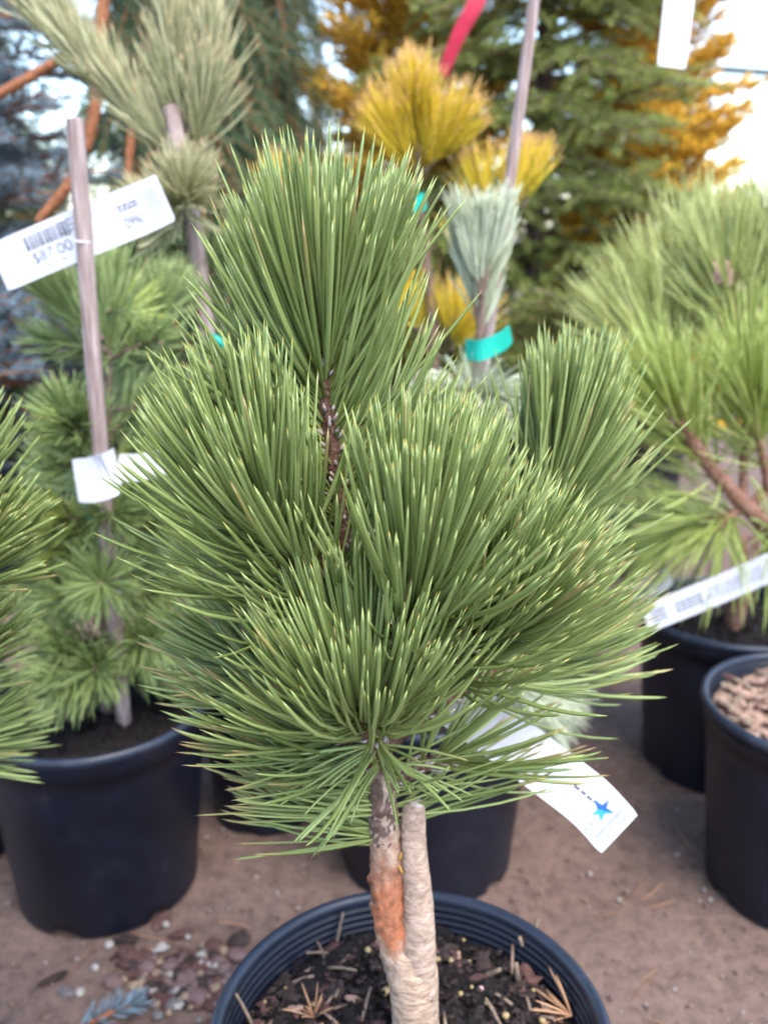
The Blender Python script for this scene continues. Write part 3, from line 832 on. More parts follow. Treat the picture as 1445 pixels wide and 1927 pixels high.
def tag_obj(geo, label, org=None):
    o = obj('plant_tag', geo, M['tag'], None, org, smooth=False)
    return tag(o, label, 'tag', 'white plastic plant tags')

# ================================================================== other potted pines
def pine(name, label, pot_xy, R, H, shoots, mat, stem, stem_r, wood='greytwig', soil_mat=None, soil_depth=.03, W=.0021, group='potted pines round the foreground pine', brown=.05, mult=1.7, keep=None, dvar=9, lmul=1.18):
    cx, cy = pot_xy
    root = empty(name, (cx, cy, 0), label, 'potted pine', group)
    pt, so, z = make_pot(root, cx, cy, R, H, soil_depth, soil_mat or M['soil'], 64)
    sp = np.vstack([[A(stem[0][0], stem[0][1], z - .006)], stem[1:]]) if len(stem) else None
    obj('trunk', tube(sp, stem_r, 10, 30, .06, 21), M[wood], root, sp[0])
    for (axis, n, L, a0, a1, s0, up, mt, wr) in shoots:
        axis = np.array(axis)
        sh = obj('shoot', tube(axis, [wr * 1.2, wr, wr * .7], 7, 14, .1, 22, bumps=.06), M[wood], root)
        d = shoot_needles(axis, int(n * mult), L * lmul, W, a0, a1, s0, up, brown, .12, keep, dvar=dvar)
        obj('needle_cluster', geo_from(d, lo=True), M[mt or mat], sh, kind='stuff')
    return root, so, z

# left pine with its stake (behind-left, black pot in full view)
LP = (-0.316, 0.905)
def tuft(x, y, Y, dx, dy, dY, n, L, a0=70, a1=15, s0=.1, up=.12, mt=None, wr=.0022):
    return ([P(x, y, Y), P(x + dx * .5, y + dy * .5, Y + dY * .5), P(x + dx, y + dy, Y + dY)], n, L, a0, a1, s0, up, mt, wr)
LY = .93
lsh = [tuft(205, 700, LY, 5, -130, .02, 240, .070, 40, 10, .1, .1), tuft(195, 640, LY - .02, -60, -60, .0, 120, .062, 45, 15),
       tuft(230, 640, LY + .03, 60, -60, .03, 150, .068, 45, 15), tuft(300, 660, LY + .05, 10, -80, .02, 140, .068, 50, 15),
       tuft(190, 850, LY - .01, -62, -65, -.05, 210, .052, 85, 35), tuft(200, 820, LY + .02, 70, -50, .02, 150, .06, 60, 20),
       tuft(215, 900, LY + .02, 90, -20, .02, 150, .055, 65, 25), tuft(200, 985, LY - .01, 10, -30, -.05, 190, .052, 85, 45),
       tuft(195, 1000, LY, -75, -10, -.02, 150, .05, 70, 30), tuft(215, 1000, LY, 85, -15, -.02, 150, .05, 70, 30),
       tuft(200, 1090, LY - .02, -10, 5, -.06, 170, .05, 90, 50), tuft(195, 1110, LY, -90, 10, .0, 150, .055, 70, 30),
       tuft(215, 1110, LY, 95, 10, -.01, 150, .055, 70, 30), tuft(195, 1200, LY - .01, -80, 20, -.05, 190, .055, 75, 35, up=-.02),
       tuft(215, 1190, LY - .01, 80, 20, -.05, 190, .055, 75, 35, up=-.02), tuft(200, 1230, LY - .02, -90, 55, -.06, 190, .055, 70, 35, up=-.1),
       tuft(210, 1220, LY, 110, 30, .0, 160, .055, 70, 35, up=-.05), tuft(200, 1160, LY + .05, -130, -20, .06, 150, .06, 70, 30),
       tuft(210, 1150, LY + .06, 140, -30, .06, 150, .06, 70, 30), tuft(205, 1060, LY + .06, 120, -60, .05, 150, .06, 65, 25),
       tuft(200, 950, LY + .06, -100, -60, .05, 140, .06, 65, 25), tuft(200, 1240, LY - .02, -20, 20, -.05, 150, .05, 80, 40, up=-.05)]
r9 = np.random.default_rng(19)
for i in range(22):
    yy = r9.uniform(560, 1260); sd_ = r9.choice([-1, 1])
    lsh.append(tuft(203, yy, LY, sd_ * r9.uniform(40, 130), r9.uniform(-50, 15), r9.uniform(-.06, .05), 70, r9.uniform(.036, .05), 70, 28, 0, .12, ['needle_soft', 'needle_soft', 'needle_lime'][i % 3], .0018))
pine('potted_pine', 'bushy soft-needled pine in the black pot at the lower left, stake through it', LP, .125, .227, lsh, 'needle_soft',
     [A(LP[0] + .01, LP[1] + .01, 0), P(205, 1300, LY - .015), P(200, 1150, LY), P(205, 950, LY), P(205, 690, LY)], [.0095, .0085, .0065, .005, .003], lmul=.95, mult=1.35, brown=.1)
sp0 = P(232, 1345, .90); sp0[2] = .19
stake([sp0, P(190, 860, .86), P(165, 540, .848), P(141, 224, .84)], [.0080, .0078, .0077, .0076], 'broken-topped wooden stake standing in front of the barcode tag', 9)
# the price tag behind that stake
at_l = [P(-2, 505, .865), P(60, 478, .862), P(150, 440, .858), P(240, 403, .862), P(280, 387, .868), P(312, 372, .875)]
g1, at1 = strip(at_l, A(.28, 0, 1), .0425, n=30)
t1 = tag_obj(g1, 'long white price tag with barcode, tilted behind the left stake')
# which across-direction is "up" on the printed face
bars = []
s = .19; r_ = np.random.default_rng(3)
while s < .37:
    w = r_.choice([.003, .005, .008]); bars.append(patch(at1, s, s + w, .12, .72, 2)); s += w + r_.choice([.003, .005, .007])
obj('barcode', merge(bars), M['ink'], t1, kind='stuff')
obj('lettering', text_geo('$87.00', at1, .20, .36, -.26, .26), M['ink'], t1, smooth=False)
obj('lettering', text_geo('09967', at1, .57, .71, -.34, .24), M['ink'], t1, smooth=False)
lines(at1, t1, .19, .34, -.72, -.58, 1, seed=2)
lines(at1, t1, .57, .71, .14, .46, 2, 'ink', seed=3)
lines(at1, t1, .74, .95, -.45, .62, 7, seed=4)
lines(at1, t1, .03, .13, -.80, -.70, 1, seed=5)
lines(at1, t1, .34, .42, .2, .8, 3, seed=6)
tz = obj('zip_tie', tube([P(139, 452, .836), P(150, 455, .836), P(171, 456, .842)], [.0007] * 3, 6, 5), M['tag'], t1)
# folded white tag lower down
g2, at2 = strip([P(143, 905, .825), P(175, 903, .815), P(205, 892, .812), P(222, 878, .822)], A(.12, 0, 1), .041, n=12)
t2 = tag_obj(g2, 'blank white tag folded round the left pine, below its stake')
g2b, _ = strip([P(222, 880, .825), P(260, 880, .84), P(300, 872, .855), P(340, 862, .87)], A(.1, 0, 1), .026, n=10)
obj('tag_tail', g2b, M['tag'], t2, smooth=False)
obj('tie_knot', lump(P(172, 965, .905), (.007, .005, .012), 9, jag=.2), M['tie'], t2)

# small pot behind it with a tall pale pine
TP = (-0.150, 1.045)
TY = 1.08
tsh = []
for i in range(7):      # the long side branch with upright tufts
    u = i / 6
    x, y = 335 + (110 - 335) * u, 290 + (55 - 290) * u
    tsh.append(tuft(x, y, TY - .02 * u, -28, -28, 0, 80, .058, 42, 20, 0, .38, wr=.003))
tsh += [tuft(335, 240, TY, -8, -110, 0, 150, .060, 34, 12, 0, .1), tuft(325, 120, TY, -6, -100, 0, 150, .060, 30, 10, 0, .1),
        tuft(318, 40, TY, -4, -90, 0, 110, .06, 30, 10, 0, .1), tuft(370, 290, TY, 12, -90, -.01, 150, .064, 36, 12, 0, .1),
        tuft(385, 210, TY, 10, -110, -.01, 110, .058, 30, 10, 0, .1), tuft(350, 250, TY + .02, 22, -120, 0, 110, .06, 30, 10, 0, .1),
        tuft(345, 400, TY - .02, 5, -40, -.03, 200, .048, 85, 25, 0, .1), tuft(350, 420, TY - .02, -50, -10, -.02, 130, .05, 70, 25, 0, .1),
        tuft(360, 470, TY, -70, -10, 0, 130, .055, 65, 25, 0, .15, 'needle_soft'), tuft(365, 560, TY, -80, 5, -.02, 150, .055, 65, 25, 0, .15, 'needle_soft'),
        tuft(370, 540, TY, 60, -50, 0, 130, .055, 60, 25, 0, .15, 'needle_soft'), tuft(370, 640, TY, -90, 30, .0, 140, .055, 70, 25, 0, .15, 'needle_soft'),
        tuft(380, 740, TY, -80, 10, .03, 160, .06, 70, 25, 0, .15, 'needle_soft'), tuft(390, 800, TY, 70, -10, .03, 150, .06, 70, 25, 0, .1, 'needle_soft'),
        tuft(400, 900, TY, -60, 0, .03, 150, .06, 70, 25, 0, .1, 'needle_soft'), tuft(420, 1100, TY, -60, -20, .0, 160, .06, 70, 25, 0, .1, 'needle_soft'),
        tuft(430, 1180, TY, 60, -10, .0, 160, .06, 70, 25, 0, .1, 'needle_soft'), tuft(425, 1010, TY, 70, -30, .02, 150, .06, 70, 25, 0, .1, 'needle_soft')]
pine('potted_pine', 'tall pale cream-green pine behind the barcode tag, in a small pot', TP, .085, .205, tsh, 'needle_pale',
     [A(TP[0], TP[1] + .01, 0), P(460, 1150, TY - .01), P(400, 800, TY), P(362, 480, TY), P(350, 330, TY), P(322, 100, TY), P(312, -60, TY)], [.008, .007, .006, .005, .004, .003, .002], brown=.1)
s2 = P(470, 1330, 1.05); s2[2] = .17
stake([s2, P(420, 900, 1.06), P(375, 500, 1.062), P(345, 320, 1.062), P(322, 200, 1.065)], [.0095, .0095, .0095, .0092, .0090], 'pinkish wooden stake inside the tall pale pine')
obj_t = tag(obj('plant_tie', tube([P(392, 632, 1.05), P(410, 640, 1.045), P(428, 660, 1.05), P(432, 700, 1.055)], [.004, .005, .004, .002], 6, 8, .1), M['tie']), 'teal plastic tie behind the left top of the foreground pine', 'tie', 'teal plastic ties')
obj('tag_arm', tube([P(262, 600, 1.07), P(275, 645, 1.07), P(330, 655, 1.07), P(385, 665, 1.07)], [.003, .003, .003, .003], 7, 12, .05), M['greytwig'], bpy.data.objects['potted_pine.002']).name = 'bare_twig'

# blue-green pine with bound top behind the foreground pine
BP = (0.050, 0.95)
BY = .97
bsh = [tuft(905, 640, BY, dx, -170, 0.0 + q_ * .004, 85, .046, 13, 6, .05, .03, None, .002) for q_, dx in enumerate([-34, -18, 0, 18, 38, -8, 26])]
bsh += [tuft(905, 560, BY - .015, dx, -110, -.005, 70, .046, 14, 7, .05, .03, None, .002) for dx in [-26, 4, 30]]
bsh += [tuft(895, 735, BY - .01, -30, 10, -.02, 110, .05, 70, 35, 0, -.15), tuft(893, 740, BY - .01, 40, 12, -.02, 110, .05, 70, 35, 0, -.15), tuft(892, 760, BY, 5, -5, -.03, 90, .045, 85, 50, 0, -.1),
        tuft(880, 850, BY, -60, -20, 0, 140, .06, 65, 30, 0, .05), tuft(880, 880, BY, 70, -10, 0, 140, .06, 65, 30, 0, .05),
        tuft(860, 1000, BY, 110, -20, 0, 140, .06, 65, 30, 0, .05), tuft(860, 1000, BY, -120, -20, 0, 140, .06, 65, 30, 0, .05),
        tuft(850, 1110, BY, 130, 0, 0, 150, .06, 65, 30, 0, .05), tuft(880, 1240, BY, 110, 40, -.03, 170, .068, 40, 14, .1, -.12),
        tuft(900, 1260, BY - .02, 90, 55, -.05, 150, .06, 40, 14, .1, -.15), tuft(840, 1180, BY, -140, 10, 0, 150, .06, 65, 30, 0, .05)]
pine('potted_pine', 'blue-green pine with its top bound by a teal tie, behind the foreground pine', BP, .125, .227, bsh, 'needle_blue',
     [A(BP[0], BP[1], 0), P(835, 1180, BY), P(870, 900, BY), P(900, 660, BY), P(910, 500, BY)], [.009, .008, .006, .005, .003], dvar=4)
s3 = P(830, 1330, .97); s3[2] = .19
stake([s3, P(875, 960, .985), P(920, 620, .99), P(955, 370, .985), P(1006, -10, .985), P(1012, -50, .985)], [.0062, .0062, .0062, .0062, .0060, .0058], 'thin grey wooden stake rising above the bound blue-green pine')
gt, _ = strip([P(876, 656, .945), P(900, 660, .93), P(925, 652, .935), P(948, 640, .95), P(960, 628, .96)], A(0, 0, 1), .0205, .0012, 14)
tag(obj('plant_tie', gt, M['tie'], None, smooth=False), 'wide teal tie wrapped round the blue-green bound pine top', 'tie', 'teal plastic ties')

# golden pine further back
GP = (0.075, 1.36)
GY = 1.34
gsh = [tuft(790, 350, GY, -10, -150, 0, 230, .068, 58, 16, .15, .25, None, .004), tuft(790, 330, GY, -48, -70, -.02, 110, .068, 50, 18, .1, .25, None, .003), tuft(795, 330, GY, 45, -70, -.02, 110, .068, 50, 18, .1, .25, None, .003), tuft(790, 260, GY, -8, -60, -.02, 90, .062, 50, 18, .1, .2, None, .003),
       tuft(945, 420, GY, 18, -70, 0, 100, .062, 52, 14, .2, .2, None, .003), tuft(920, 430, GY, -14, -70, .0, 60, .06, 52, 14, .2, .2, None, .003), tuft(985, 390, GY + .01, 12, -50, 0, 60, .055, 45, 14, .1, .15),
       tuft(520, 430, GY, 5, -50, 0, 80, .060, 50, 14, .2, .16, None, .003), tuft(850, 660, GY, 10, -40, 0, 120, .070, 60, 20, .1, .12), tuft(800, 620, GY, -30, -30, 0, 100, .070, 60, 20, .1, .12), tuft(865, 500, GY, 10, -50, 0, 80, .06, 55, 20, .1, .12)]
pine('potted_pine', 'golden yellow pine behind the top of the foreground pine', GP, .125, .227, gsh, 'needle_gold',
     [A(GP[0], GP[1], 0), P(810, 900, GY), P(815, 640, GY), P(800, 480, GY), P(790, 390, GY)], [.011, .010, .008, .007, .005], W=.0022)
for ax in ([P(815, 660, GY), P(880, 560, GY), P(940, 440, GY)], [P(812, 640, GY), P(700, 560, GY), P(560, 500, GY), P(520, 440, GY)]):
    obj('branch', tube(ax, [.006, .005, .004], 8, 14, .06), M['greytwig'], bpy.data.objects['potted_pine.004'])
gt2, _ = strip([P(728, 382, 1.29), P(750, 388, 1.285), P(778, 384, 1.29), P(800, 378, 1.30)], A(0, 0, 1), .022, .0012, 10)
tag(obj('plant_tie', gt2, M['tie'], None, smooth=False), 'teal tie just under the largest golden pine tuft', 'tie', 'teal plastic ties')

# lime-green long needled pine on the right
RP = (0.468, 1.155)
RY = 1.09
rsh = [tuft(1392, 950, RY, -128, -172, -.05, 300, .110, 55, 20, .15, .10, None, .0052), tuft(1310, 860, RY - .02, -40, -80, -.03, 200, .10, 55, 20, .0, .1, None, .0045),
       tuft(1395, 950, RY, 10, -230, .0, 260, .11, 50, 16, .2, .1, None, .005), tuft(1445, 920, RY, -30, -160, -.04, 260, .105, 55, 18, .1, .1, None, .005),
       tuft(1400, 720, RY + .03, -30, -190, .0, 260, .105, 60, 20, .15, .1, 'needle_greylime', .0048), tuft(1330, 800, RY + .06, -125, -150, .0, 320, .11, 55, 18, .15, .1, 'needle_greylime', .0045),
       tuft(1300, 700, RY + .10, -60, -110, .0, 260, .11, 55, 18, .1, .1, 'needle_greylime', .004), tuft(1290, 640, RY + .12, 20, -120, .0, 240, .11, 55, 18, .1, .1, 'needle_greylime', .004),
       tuft(1470, 700, RY + .05, -10, -200, .0, 300, .11, 55, 18, .1, .1, 'needle_greylime', .004), tuft(1440, 620, RY + .1, 20, -120, .0, 200, .11, 55, 18, .1, .1, 'needle_greylime', .004),
       tuft(1385, 960, RY - .01, -40, 40, -.02, 90, .095, 80, 40, 0, -.25, None, .004), tuft(1400, 960, RY - .01, -100, 20, .0, 150, .10, 60, 30, 0, -.05, None, .004),
       tuft(1445, 1000, RY, 20, 10, -.03, 90, .09, 80, 40, 0, -.22, None, .004), tuft(1300, 1010, RY + .06, -90, 10, 0, 220, .10, 60, 25, 0, 0.0, 'needle_soft', .004)]
rp, _, rz = pine('potted_pine', 'lime green long-needled pine with reddish shoots at the right edge', RP, .125, .227, rsh, 'needle_lime',
     [A(RP[0], RP[1], 0), P(1400, 1110, 1.14), P(1450, 1040, 1.12), P(1440, 990, 1.09), P(1392, 942, RY - .01), P(1330, 870, RY - .03), P(1275, 790, RY - .05)], [.012, .012, .012, .0115, .010, .009, .0065], 'redbark', W=.0027, brown=.12, mult=1.0, keep=lambda d: ((d['r'] * nrm(A(0, 0, CAMZ) - d['P0'])).sum(1) < .15) | (rng.uniform(size=len(d['s'])) < .3))
obj('branch', tube([P(1398, 960, RY), P(1440, 925, RY), P(1500, 870, RY)], [.007, .006, .005], 9, 12, .1), M['redbark'], rp)
for (x, y, Y, dx, dy) in [(1265, 780, 1.035, -14, -22), (1284, 765, 1.04, -6, -24), (1206, 655, 1.145, -6, -28), (1372, 525, 1.115, -8, -36), (1390, 535, 1.12, 8, -34), (1352, 520, 1.12, -10, -26)]:
    obj('candle_bud', tube([P(x, y + 14, Y), P(x + dx * .4, y + dy * .3, Y), P(x + dx, y + dy, Y)], [.0052, .0058, .0022], 9, 9, .08, x), M['candle'], rp)
ddry = shoot_needles(np.array([P(1380, 1000, 1.08), P(1430, 1010, 1.07)]), 24, .075, .0021, 90, 80, 0, -.5, 1, .2, lambda d: d['D'][:, 2] < .1, top=False)
obj('dry_needle_cluster', geo_from(ddry, lo=True), M['needle_dry'], rp, kind='stuff')
g4, at4 = strip([P(1213, 1165, 1.02), P(1290, 1135, 1.02), P(1380, 1098, 1.02), P(1460, 1062, 1.02)], A(.3, 0, 1), .036, n=16)
t4 = tag_obj(g4, 'grey-shaded white tag lying over the rim of the right rear pot')
lines(at4, t4, .05, .18, -.6, .5, 5, 'ink', seed=12); lines(at4, t4, .25, .45, -.5, .4, 4, 'ink', seed=13); lines(at4, t4, .5, .9, -.5, .5, 4, seed=14)
g5, at5 = strip([P(1090, 1200, 1.16), P(1150, 1150, 1.165), P(1210, 1112, 1.17), P(1262, 1085, 1.18)], A(.45, 0, 1), .032, n=12)
t5 = tag_obj(g5, 'pale tag slanting between the foreground pine and right rear pot')
lines(at5, t5, .1, .9, -.5, .5, 3, seed=15)

# pot of tan bark at the lower right
WP = (0.472, 0.897)
wroot = empty('bark_filled_pot', (WP[0], WP[1], 0), 'black pot filled with tan bark mulch, cut by the right edge', 'plant pot')
wp, wsoil, wz = make_pot(wroot, WP[0], WP[1], .125, .227, .020, M['bark_tan'], 72)
for i in range(170):
    a_, r_ = rng.uniform(np.pi * .3, np.pi * 1.75), .125 * .84 * math.sqrt(rng.uniform())
    p = A(WP[0] + r_ * math.cos(a_), WP[1] + r_ * math.sin(a_), wz + .004 + .006 * rng.uniform())
    obj('bark_chip', lump(p, A(.013, .0042, .0022) * rng.uniform(.6, 1.3), 900 + i, jag=.2), M[['bark_tan', 'bark_tan', 'twigbit', 'bark_red'][i % 4]], wsoil, p, smooth=False)
wst = A(WP[0] + .02, WP[1] + .01, wz - .005)
obj('trunk', tube([wst, wst + A(.01, 0, .15), wst + A(.03, .01, .32)], [.010, .009, .006], 10, 16, .06), M['redbark'], wroot)
wd = shoot_needles(np.array([wst + A(.02, .01, .20), wst + A(.06, .01, .33)]), 220, .09, .002, 55, 15, 0, .1, .1)
obj('needle_cluster', geo_from(wd, lo=True), M['needle_lime'], wroot, kind='stuff')

# pine at the left edge, its pot outside the frame
EP = (-0.385, 0.475)
EY = .56
def et(x, y, Y, dx, dy, dY, n, L=.090, a0=50, a1=14, up=.16):
    return ([P(x, y, Y), P(x + dx * .5, y + dy * .5, Y + dY * .5), P(x + dx, y + dy, Y + dY)], n, L, a0, a1, .05, up, None, .0035)
esh = [et(-150, 1060, EY, 20, -120, .0, 230), et(-150, 1130, EY - .02, 60, -70, -.02, 200, .080), et(-210, 1330, EY, 90, -70, .0, 200, .080, up=.1), et(-190, 1430, EY, 80, -30, .01, 120, .075, up=.05),
       et(-200, 1000, EY, -20, -150, 0, 160), et(-230, 1200, EY - .03, -60, -80, -.04, 150)]
eroot = empty('potted_pine', (EP[0], EP[1], 0), 'thick-needled dark green pine cut off by the left edge', 'potted pine', 'potted pines round the foreground pine')
_, _, ez = make_pot(eroot, EP[0], EP[1], .125, .227, .03, M['soil'], 72)
obj('trunk', tube([A(EP[0], EP[1], ez - .006), A(EP[0] + .005, EP[1] + .03, .34), P(-150, 1330, EY), P(-120, 1060, EY)], [.012, .010, .007, .005], 12, 24, .05), M['greytwig'], eroot)
for (axis, n, L, a0, a1, s0, up, mt, wr) in esh:
    sh = obj('shoot', tube(np.array(axis), [wr * 1.2, wr, wr * .7], 8, 14, .1, 22), M['shootbark'], eroot)
    d = shoot_needles(np.array(axis), n, L, .0027, a0, a1, s0, up, .04, .1)
    obj('needle_cluster', geo_from(d), M['needle'], sh, kind='stuff')

# empty-looking small pot behind the left edge
BPX = (-0.516, 0.972)
bro = empty('potted_pine', (BPX[0], BPX[1], 0), 'small black pot with a low pine, half hidden behind the lower left pot', 'potted pine', 'potted pines round the foreground pine')
_, _, bz = make_pot(bro, BPX[0], BPX[1], .085, .205, .03, M['soil'], 64)
obj('trunk', tube([A(BPX[0], BPX[1], bz - .005), A(BPX[0] - .01, BPX[1], bz + .08), A(BPX[0] - .012, BPX[1] + .01, bz + .2)], [.007, .006, .003], 8, 14, .06), M['greytwig'], bro)
for i, (dx, dy, dz, bzz) in enumerate([(-.04, -.01, .04, .09), (.03, .03, .05, .12), (-.01, .02, .06, .19), (-.05, .04, .03, .14)]):
    b0 = A(BPX[0] - .01, BPX[1], bz + bzz)
    sh = obj('shoot', tube([b0, b0 + A(dx, dy, dz)], [.003, .002], 6, 6), M['greytwig'], bro)
    d = shoot_needles(np.array([b0, b0 + A(dx, dy, dz)]), 150, .055, .0016, 60, 20, 0, .1)
    obj('needle_cluster', geo_from(d, lo=True), M['needle_soft'], sh, kind='stuff')

# tag on the foreground pine
g3, at3 = strip([P(818, 1290, .535), P(880, 1335, .542), P(960, 1395, .550), P(1040, 1455, .552), P(1110, 1510, .542), P(1165, 1570, .522)], np.array([A(.55, .1, .62), A(.42, .25, .75)]), .0365, n=30)
t3 = tag_obj(g3, 'white curved tag with a blue star mark hanging right of the foreground trunk')
sc, sw = .865, .12
star = []
for i in range(10):
    a_ = i * math.pi / 5 + .5; rr = [1.0, .42][i % 2] * (1.25 if i in (0, 4) else 1)
    star.append((sc + .050 * rr * math.cos(a_), sw + .48 * rr * math.sin(a_)))
ctr = at3(sc, sw)
def star_piece(idx):
    pts = [at3(*star[i]) for i in idx]
    v = np.vstack([[ctr], pts]); return v, [np.array([[0, i, i + 1] for i in range(1, len(pts))])]
obj('star_mark', star_piece([0, 1, 2, 3, 4, 5]), M['inkblue'], t3, smooth=False)
obj('star_mark', star_piece([5, 6, 7, 8, 9, 0]), M['inkcyan'], t3, smooth=False)
lines(at3, t3, .70, .815, .02, .22, 1, 'ink', 21)
lines(at3, t3, .925, .985, -.75, .75, 15, 'inklight', 22)
lines(at3, t3, .86, .915, -.85, -.45, 3, 'inklight', 23)
obj('tag_hole', lump(P(876, 1346, .535), (.0016, .0008, .0016), 3, jag=.02), M['ink'], t3)
obj('tag_strap', strip([P(818, 1290, .535), P(780, 1310, .503), P(735, 1350, .49), P(716, 1380, .483)], A(.3, 0, 1), .010, n=10)[0], M['tag'], t3, smooth=False)

# hanging tag and ribbon on the background spruce
g6, _ = strip([P(1284, -60, 1.62), P(1274, 30, 1.60), P(1263, 126, 1.59)], A(1, 0.15, 0), .047, n=10)
tag_obj(g6, 'blank white tag hanging at the top right against the sky')
rb, _ = strip([P(915, -40, 1.62), P(893, 10, 1.60), P(868, 55, 1.59), P(850, 95, 1.585), P(832, 140, 1.58)], np.array([A(1, .3, .2), A(.6, .6, .1)]), .025, .0010, 18)
tag(obj('ribbon', rb, M['ribbon'], None, smooth=False), 'magenta plastic ribbon hanging in the olive spruce', 'ribbon')

# ================================================================== background conifers
def spruce_branch(seed, length, ntw, twl, nl, nw, droop, density, hang, updir=0.35):
    """branch along +X: (wood geometry, needle geometry)"""
    r_ = np.random.default_rng(seed)
    u = np.linspace(0, 1, 8)
    c = np.stack([u * length, .04 * length * np.sin(u * 4 + seed), -droop * length * u ** 1.7 + .06 * length * u], -1)
    wood = [tube(c, [.0075, .005, .0022], 6, 12, .05, seed)]
    axes = [(c, 1.0)]
    for i in range(ntw):
        s = .12 + .86 * (i + r_.uniform(-.3, .3)) / ntw
        s = min(max(s, .05), .97); x = s * 7; k = min(int(x), 6)
        b0 = c[k] + (c[k + 1] - c[k]) * (x - k)
        side = 1 if i % 2 else -1
        l = twl * (1.15 - .6 * s) * r_.uniform(.75, 1.2)
        d = nrm(A(.75, side * r_.uniform(.6, 1.0), r_.uniform(-.25, .3)))
        mid = b0 + d * l * .5 + A(0, 0, -hang * l * .18); end = b0 + d * l + A(0, 0, -hang * l * .7)
        wood.append(tube([b0, mid, end], [.0032, .0024, .0014], 5, 6, .05, i))
        axes.append((np.array([b0, mid, end]), .9))
    nd = []
    for ax, k in axes:
        cc = catmull(ax, 16); l = np.linalg.norm(np.diff(cc, axis=0), axis=1).sum()
        n = int(l * density)
        T, _, _ = frames(cc)
        s = r_.uniform(.08, 1, n) * 14.99; i0 = s.astype(int)
        p = cc[i0] + (cc[i0 + 1] - cc[i0]) * (s - i0)[:, None]; t = T[i0]
        r = r_.normal(size=(n, 3)); r = nrm(r - (r * t).sum(1, keepdims=True) * t)
        D = nrm(t * .75 + r * .85 + UP * updir * .4)
        nd.append((p, D, t))
    p = np.concatenate([a[0] for a in nd]); D = np.concatenate([a[1] for a in nd]); t = np.concatenate([a[2] for a in nd])
    n = len(p)
    L_ = nl * r_.uniform(.75, 1.2, n)
    # slim three-sided needles
    ref = nrm(r_.normal(size=(n, 3))); n1 = nrm(np.cross(D, ref)); n2 = np.cross(D, n1)
    w = nw * .5
    a = np.arange(3) * 2 * np.pi / 3
    base = p[:, None] + D[:, None] * (L_ * .06)[:, None, None] + w * (np.cos(a)[None, :, None] * n1[:, None] + np.sin(a)[None, :, None] * n2[:, None])
    mid = p[:, None] + D[:, None] * (L_ * .7)[:, None, None] + w * .85 * (np.cos(a)[None, :, None] * n1[:, None] + np.sin(a)[None, :, None] * n2[:, None])
    tip = p + D * L_[:, None] + t * (L_ * .12)[:, None]
    V = np.concatenate([base, mid, tip[:, None]], 1).reshape(-1, 3)
    o = (np.arange(n) * 7)[:, None, None]
    q = np.array([[0, 1, 4, 3], [1, 2, 5, 4], [2, 0, 3, 5]]); tr = np.array([[3, 4, 6], [4, 5, 6], [5, 3, 6]])
    return merge(wood), (V, [(q[None] + o).reshape(-1, 4), (tr[None] + o).reshape(-1, 3)],
                         {'t': np.tile([.1, .1, .1, .7, .7, .7, 1.0], n), 'rnd': np.repeat(r_.uniform(size=n), 7), 'brown': np.zeros(n * 7)})
def branch_set(key, mat, wood, specs):
    out = []
    for i, sp in enumerate(specs):
        w, nd = spruce_branch(i + 100, *sp)
        mw = build_mesh(key + '_wood', w[0], w[1]); mw.materials.append(M[wood])
        mn = build_mesh(key + '_needles', nd[0], nd[1], True, nd[2]); mn.materials.append(M[mat])
        out.append((mw, mn))
    return out
def conifer(name, label, xy, R, H, n, branches, tilt, seed, zlo=.25, pot_r=.17, pot_h=.3, cone=.75, cat='tree', scale=1.0, back=.35, ref_len=.42, az=None):
    r_ = np.random.default_rng(seed)
    root = empty(name, (xy[0], xy[1], 0), label, cat, 'conifers in the background')
    _, _, z = make_pot(root, xy[0], xy[1], pot_r, pot_h, .03, M['soil'], 48, rings=False)
    tr = obj('trunk', tube([A(xy[0], xy[1], z - .01), A(xy[0] + .01, xy[1], H * .5), A(xy[0], xy[1] + .01, H)], [.026, .016, .004], 9, 16, .05, seed), M['darkbark'], root)
    for i in range(n):
        u = (i + r_.uniform(0, 1)) / n
        h = zlo + (H - zlo) * u
        th = i * 2.39996 + r_.uniform(-.4, .4)
        if math.sin(th) > .2 and r_.uniform() > back: th = -th          # fewer branches on the far side
        rad = R * (1 - cone * u) * r_.uniform(.75, 1.15)
        sc = max(.3, rad / ref_len) * scale
        mw, mn = branches[int(r_.integers(len(branches)))]
        p = A(xy[0], xy[1], h)
        rot = (r_.uniform(-.3, .3), -tilt + r_.normal() * .15, th)
        b = link('branch', mw, root, p, rot=rot); b.scale = (sc,) * 3
        f = bpy.data.objects.new('foliage', mn); COL.objects.link(f); f.parent = b; f['kind'] = 'stuff'
    return root
weep = branch_set('weeping', 'spruce', 'twig', [(.42, 13, .20, .021, .0019, .75, 620, .9), (.42, 15, .18, .020, .0019, .95, 620, 1.1), (.42, 12, .22, .022, .0019, .6, 620, .8)])
flat = branch_set('olive', 'spruce_olive', 'greytwig', [(.42, 14, .19, .017, .0020, .15, 640, .25), (.42, 16, .17, .017, .0020, .25, 640, .35), (.42, 13, .21, .018, .0020, .05, 640, .2)])
blue = branch_set('blue', 'spruce_blue', 'twig', [(.36, 10, .15, .024, .0022, .05, 520, .0), (.36, 11, .14, .024, .0022, .1, 520, .1)])
gold = branch_set('gold', 'gold_leaf', 'twig', [(.42, 15, .17, .026, .0042, -.1, 480, -.2), (.42, 17, .15, .026, .0042, .1, 480, .0)])
conifer('spruce_tree', 'dark green weeping spruce with orange twigs behind the tall pale pine', (-.38, 1.85), .32, 2.2, 170, weep, -.35, 31, .35, cone=.55)
conifer('spruce_tree', 'grey-green drooping spruce left of the golden pine tuft', (-.26, 2.15), .25, 2.3, 160, weep, -.5, 32, .35, cone=.5)
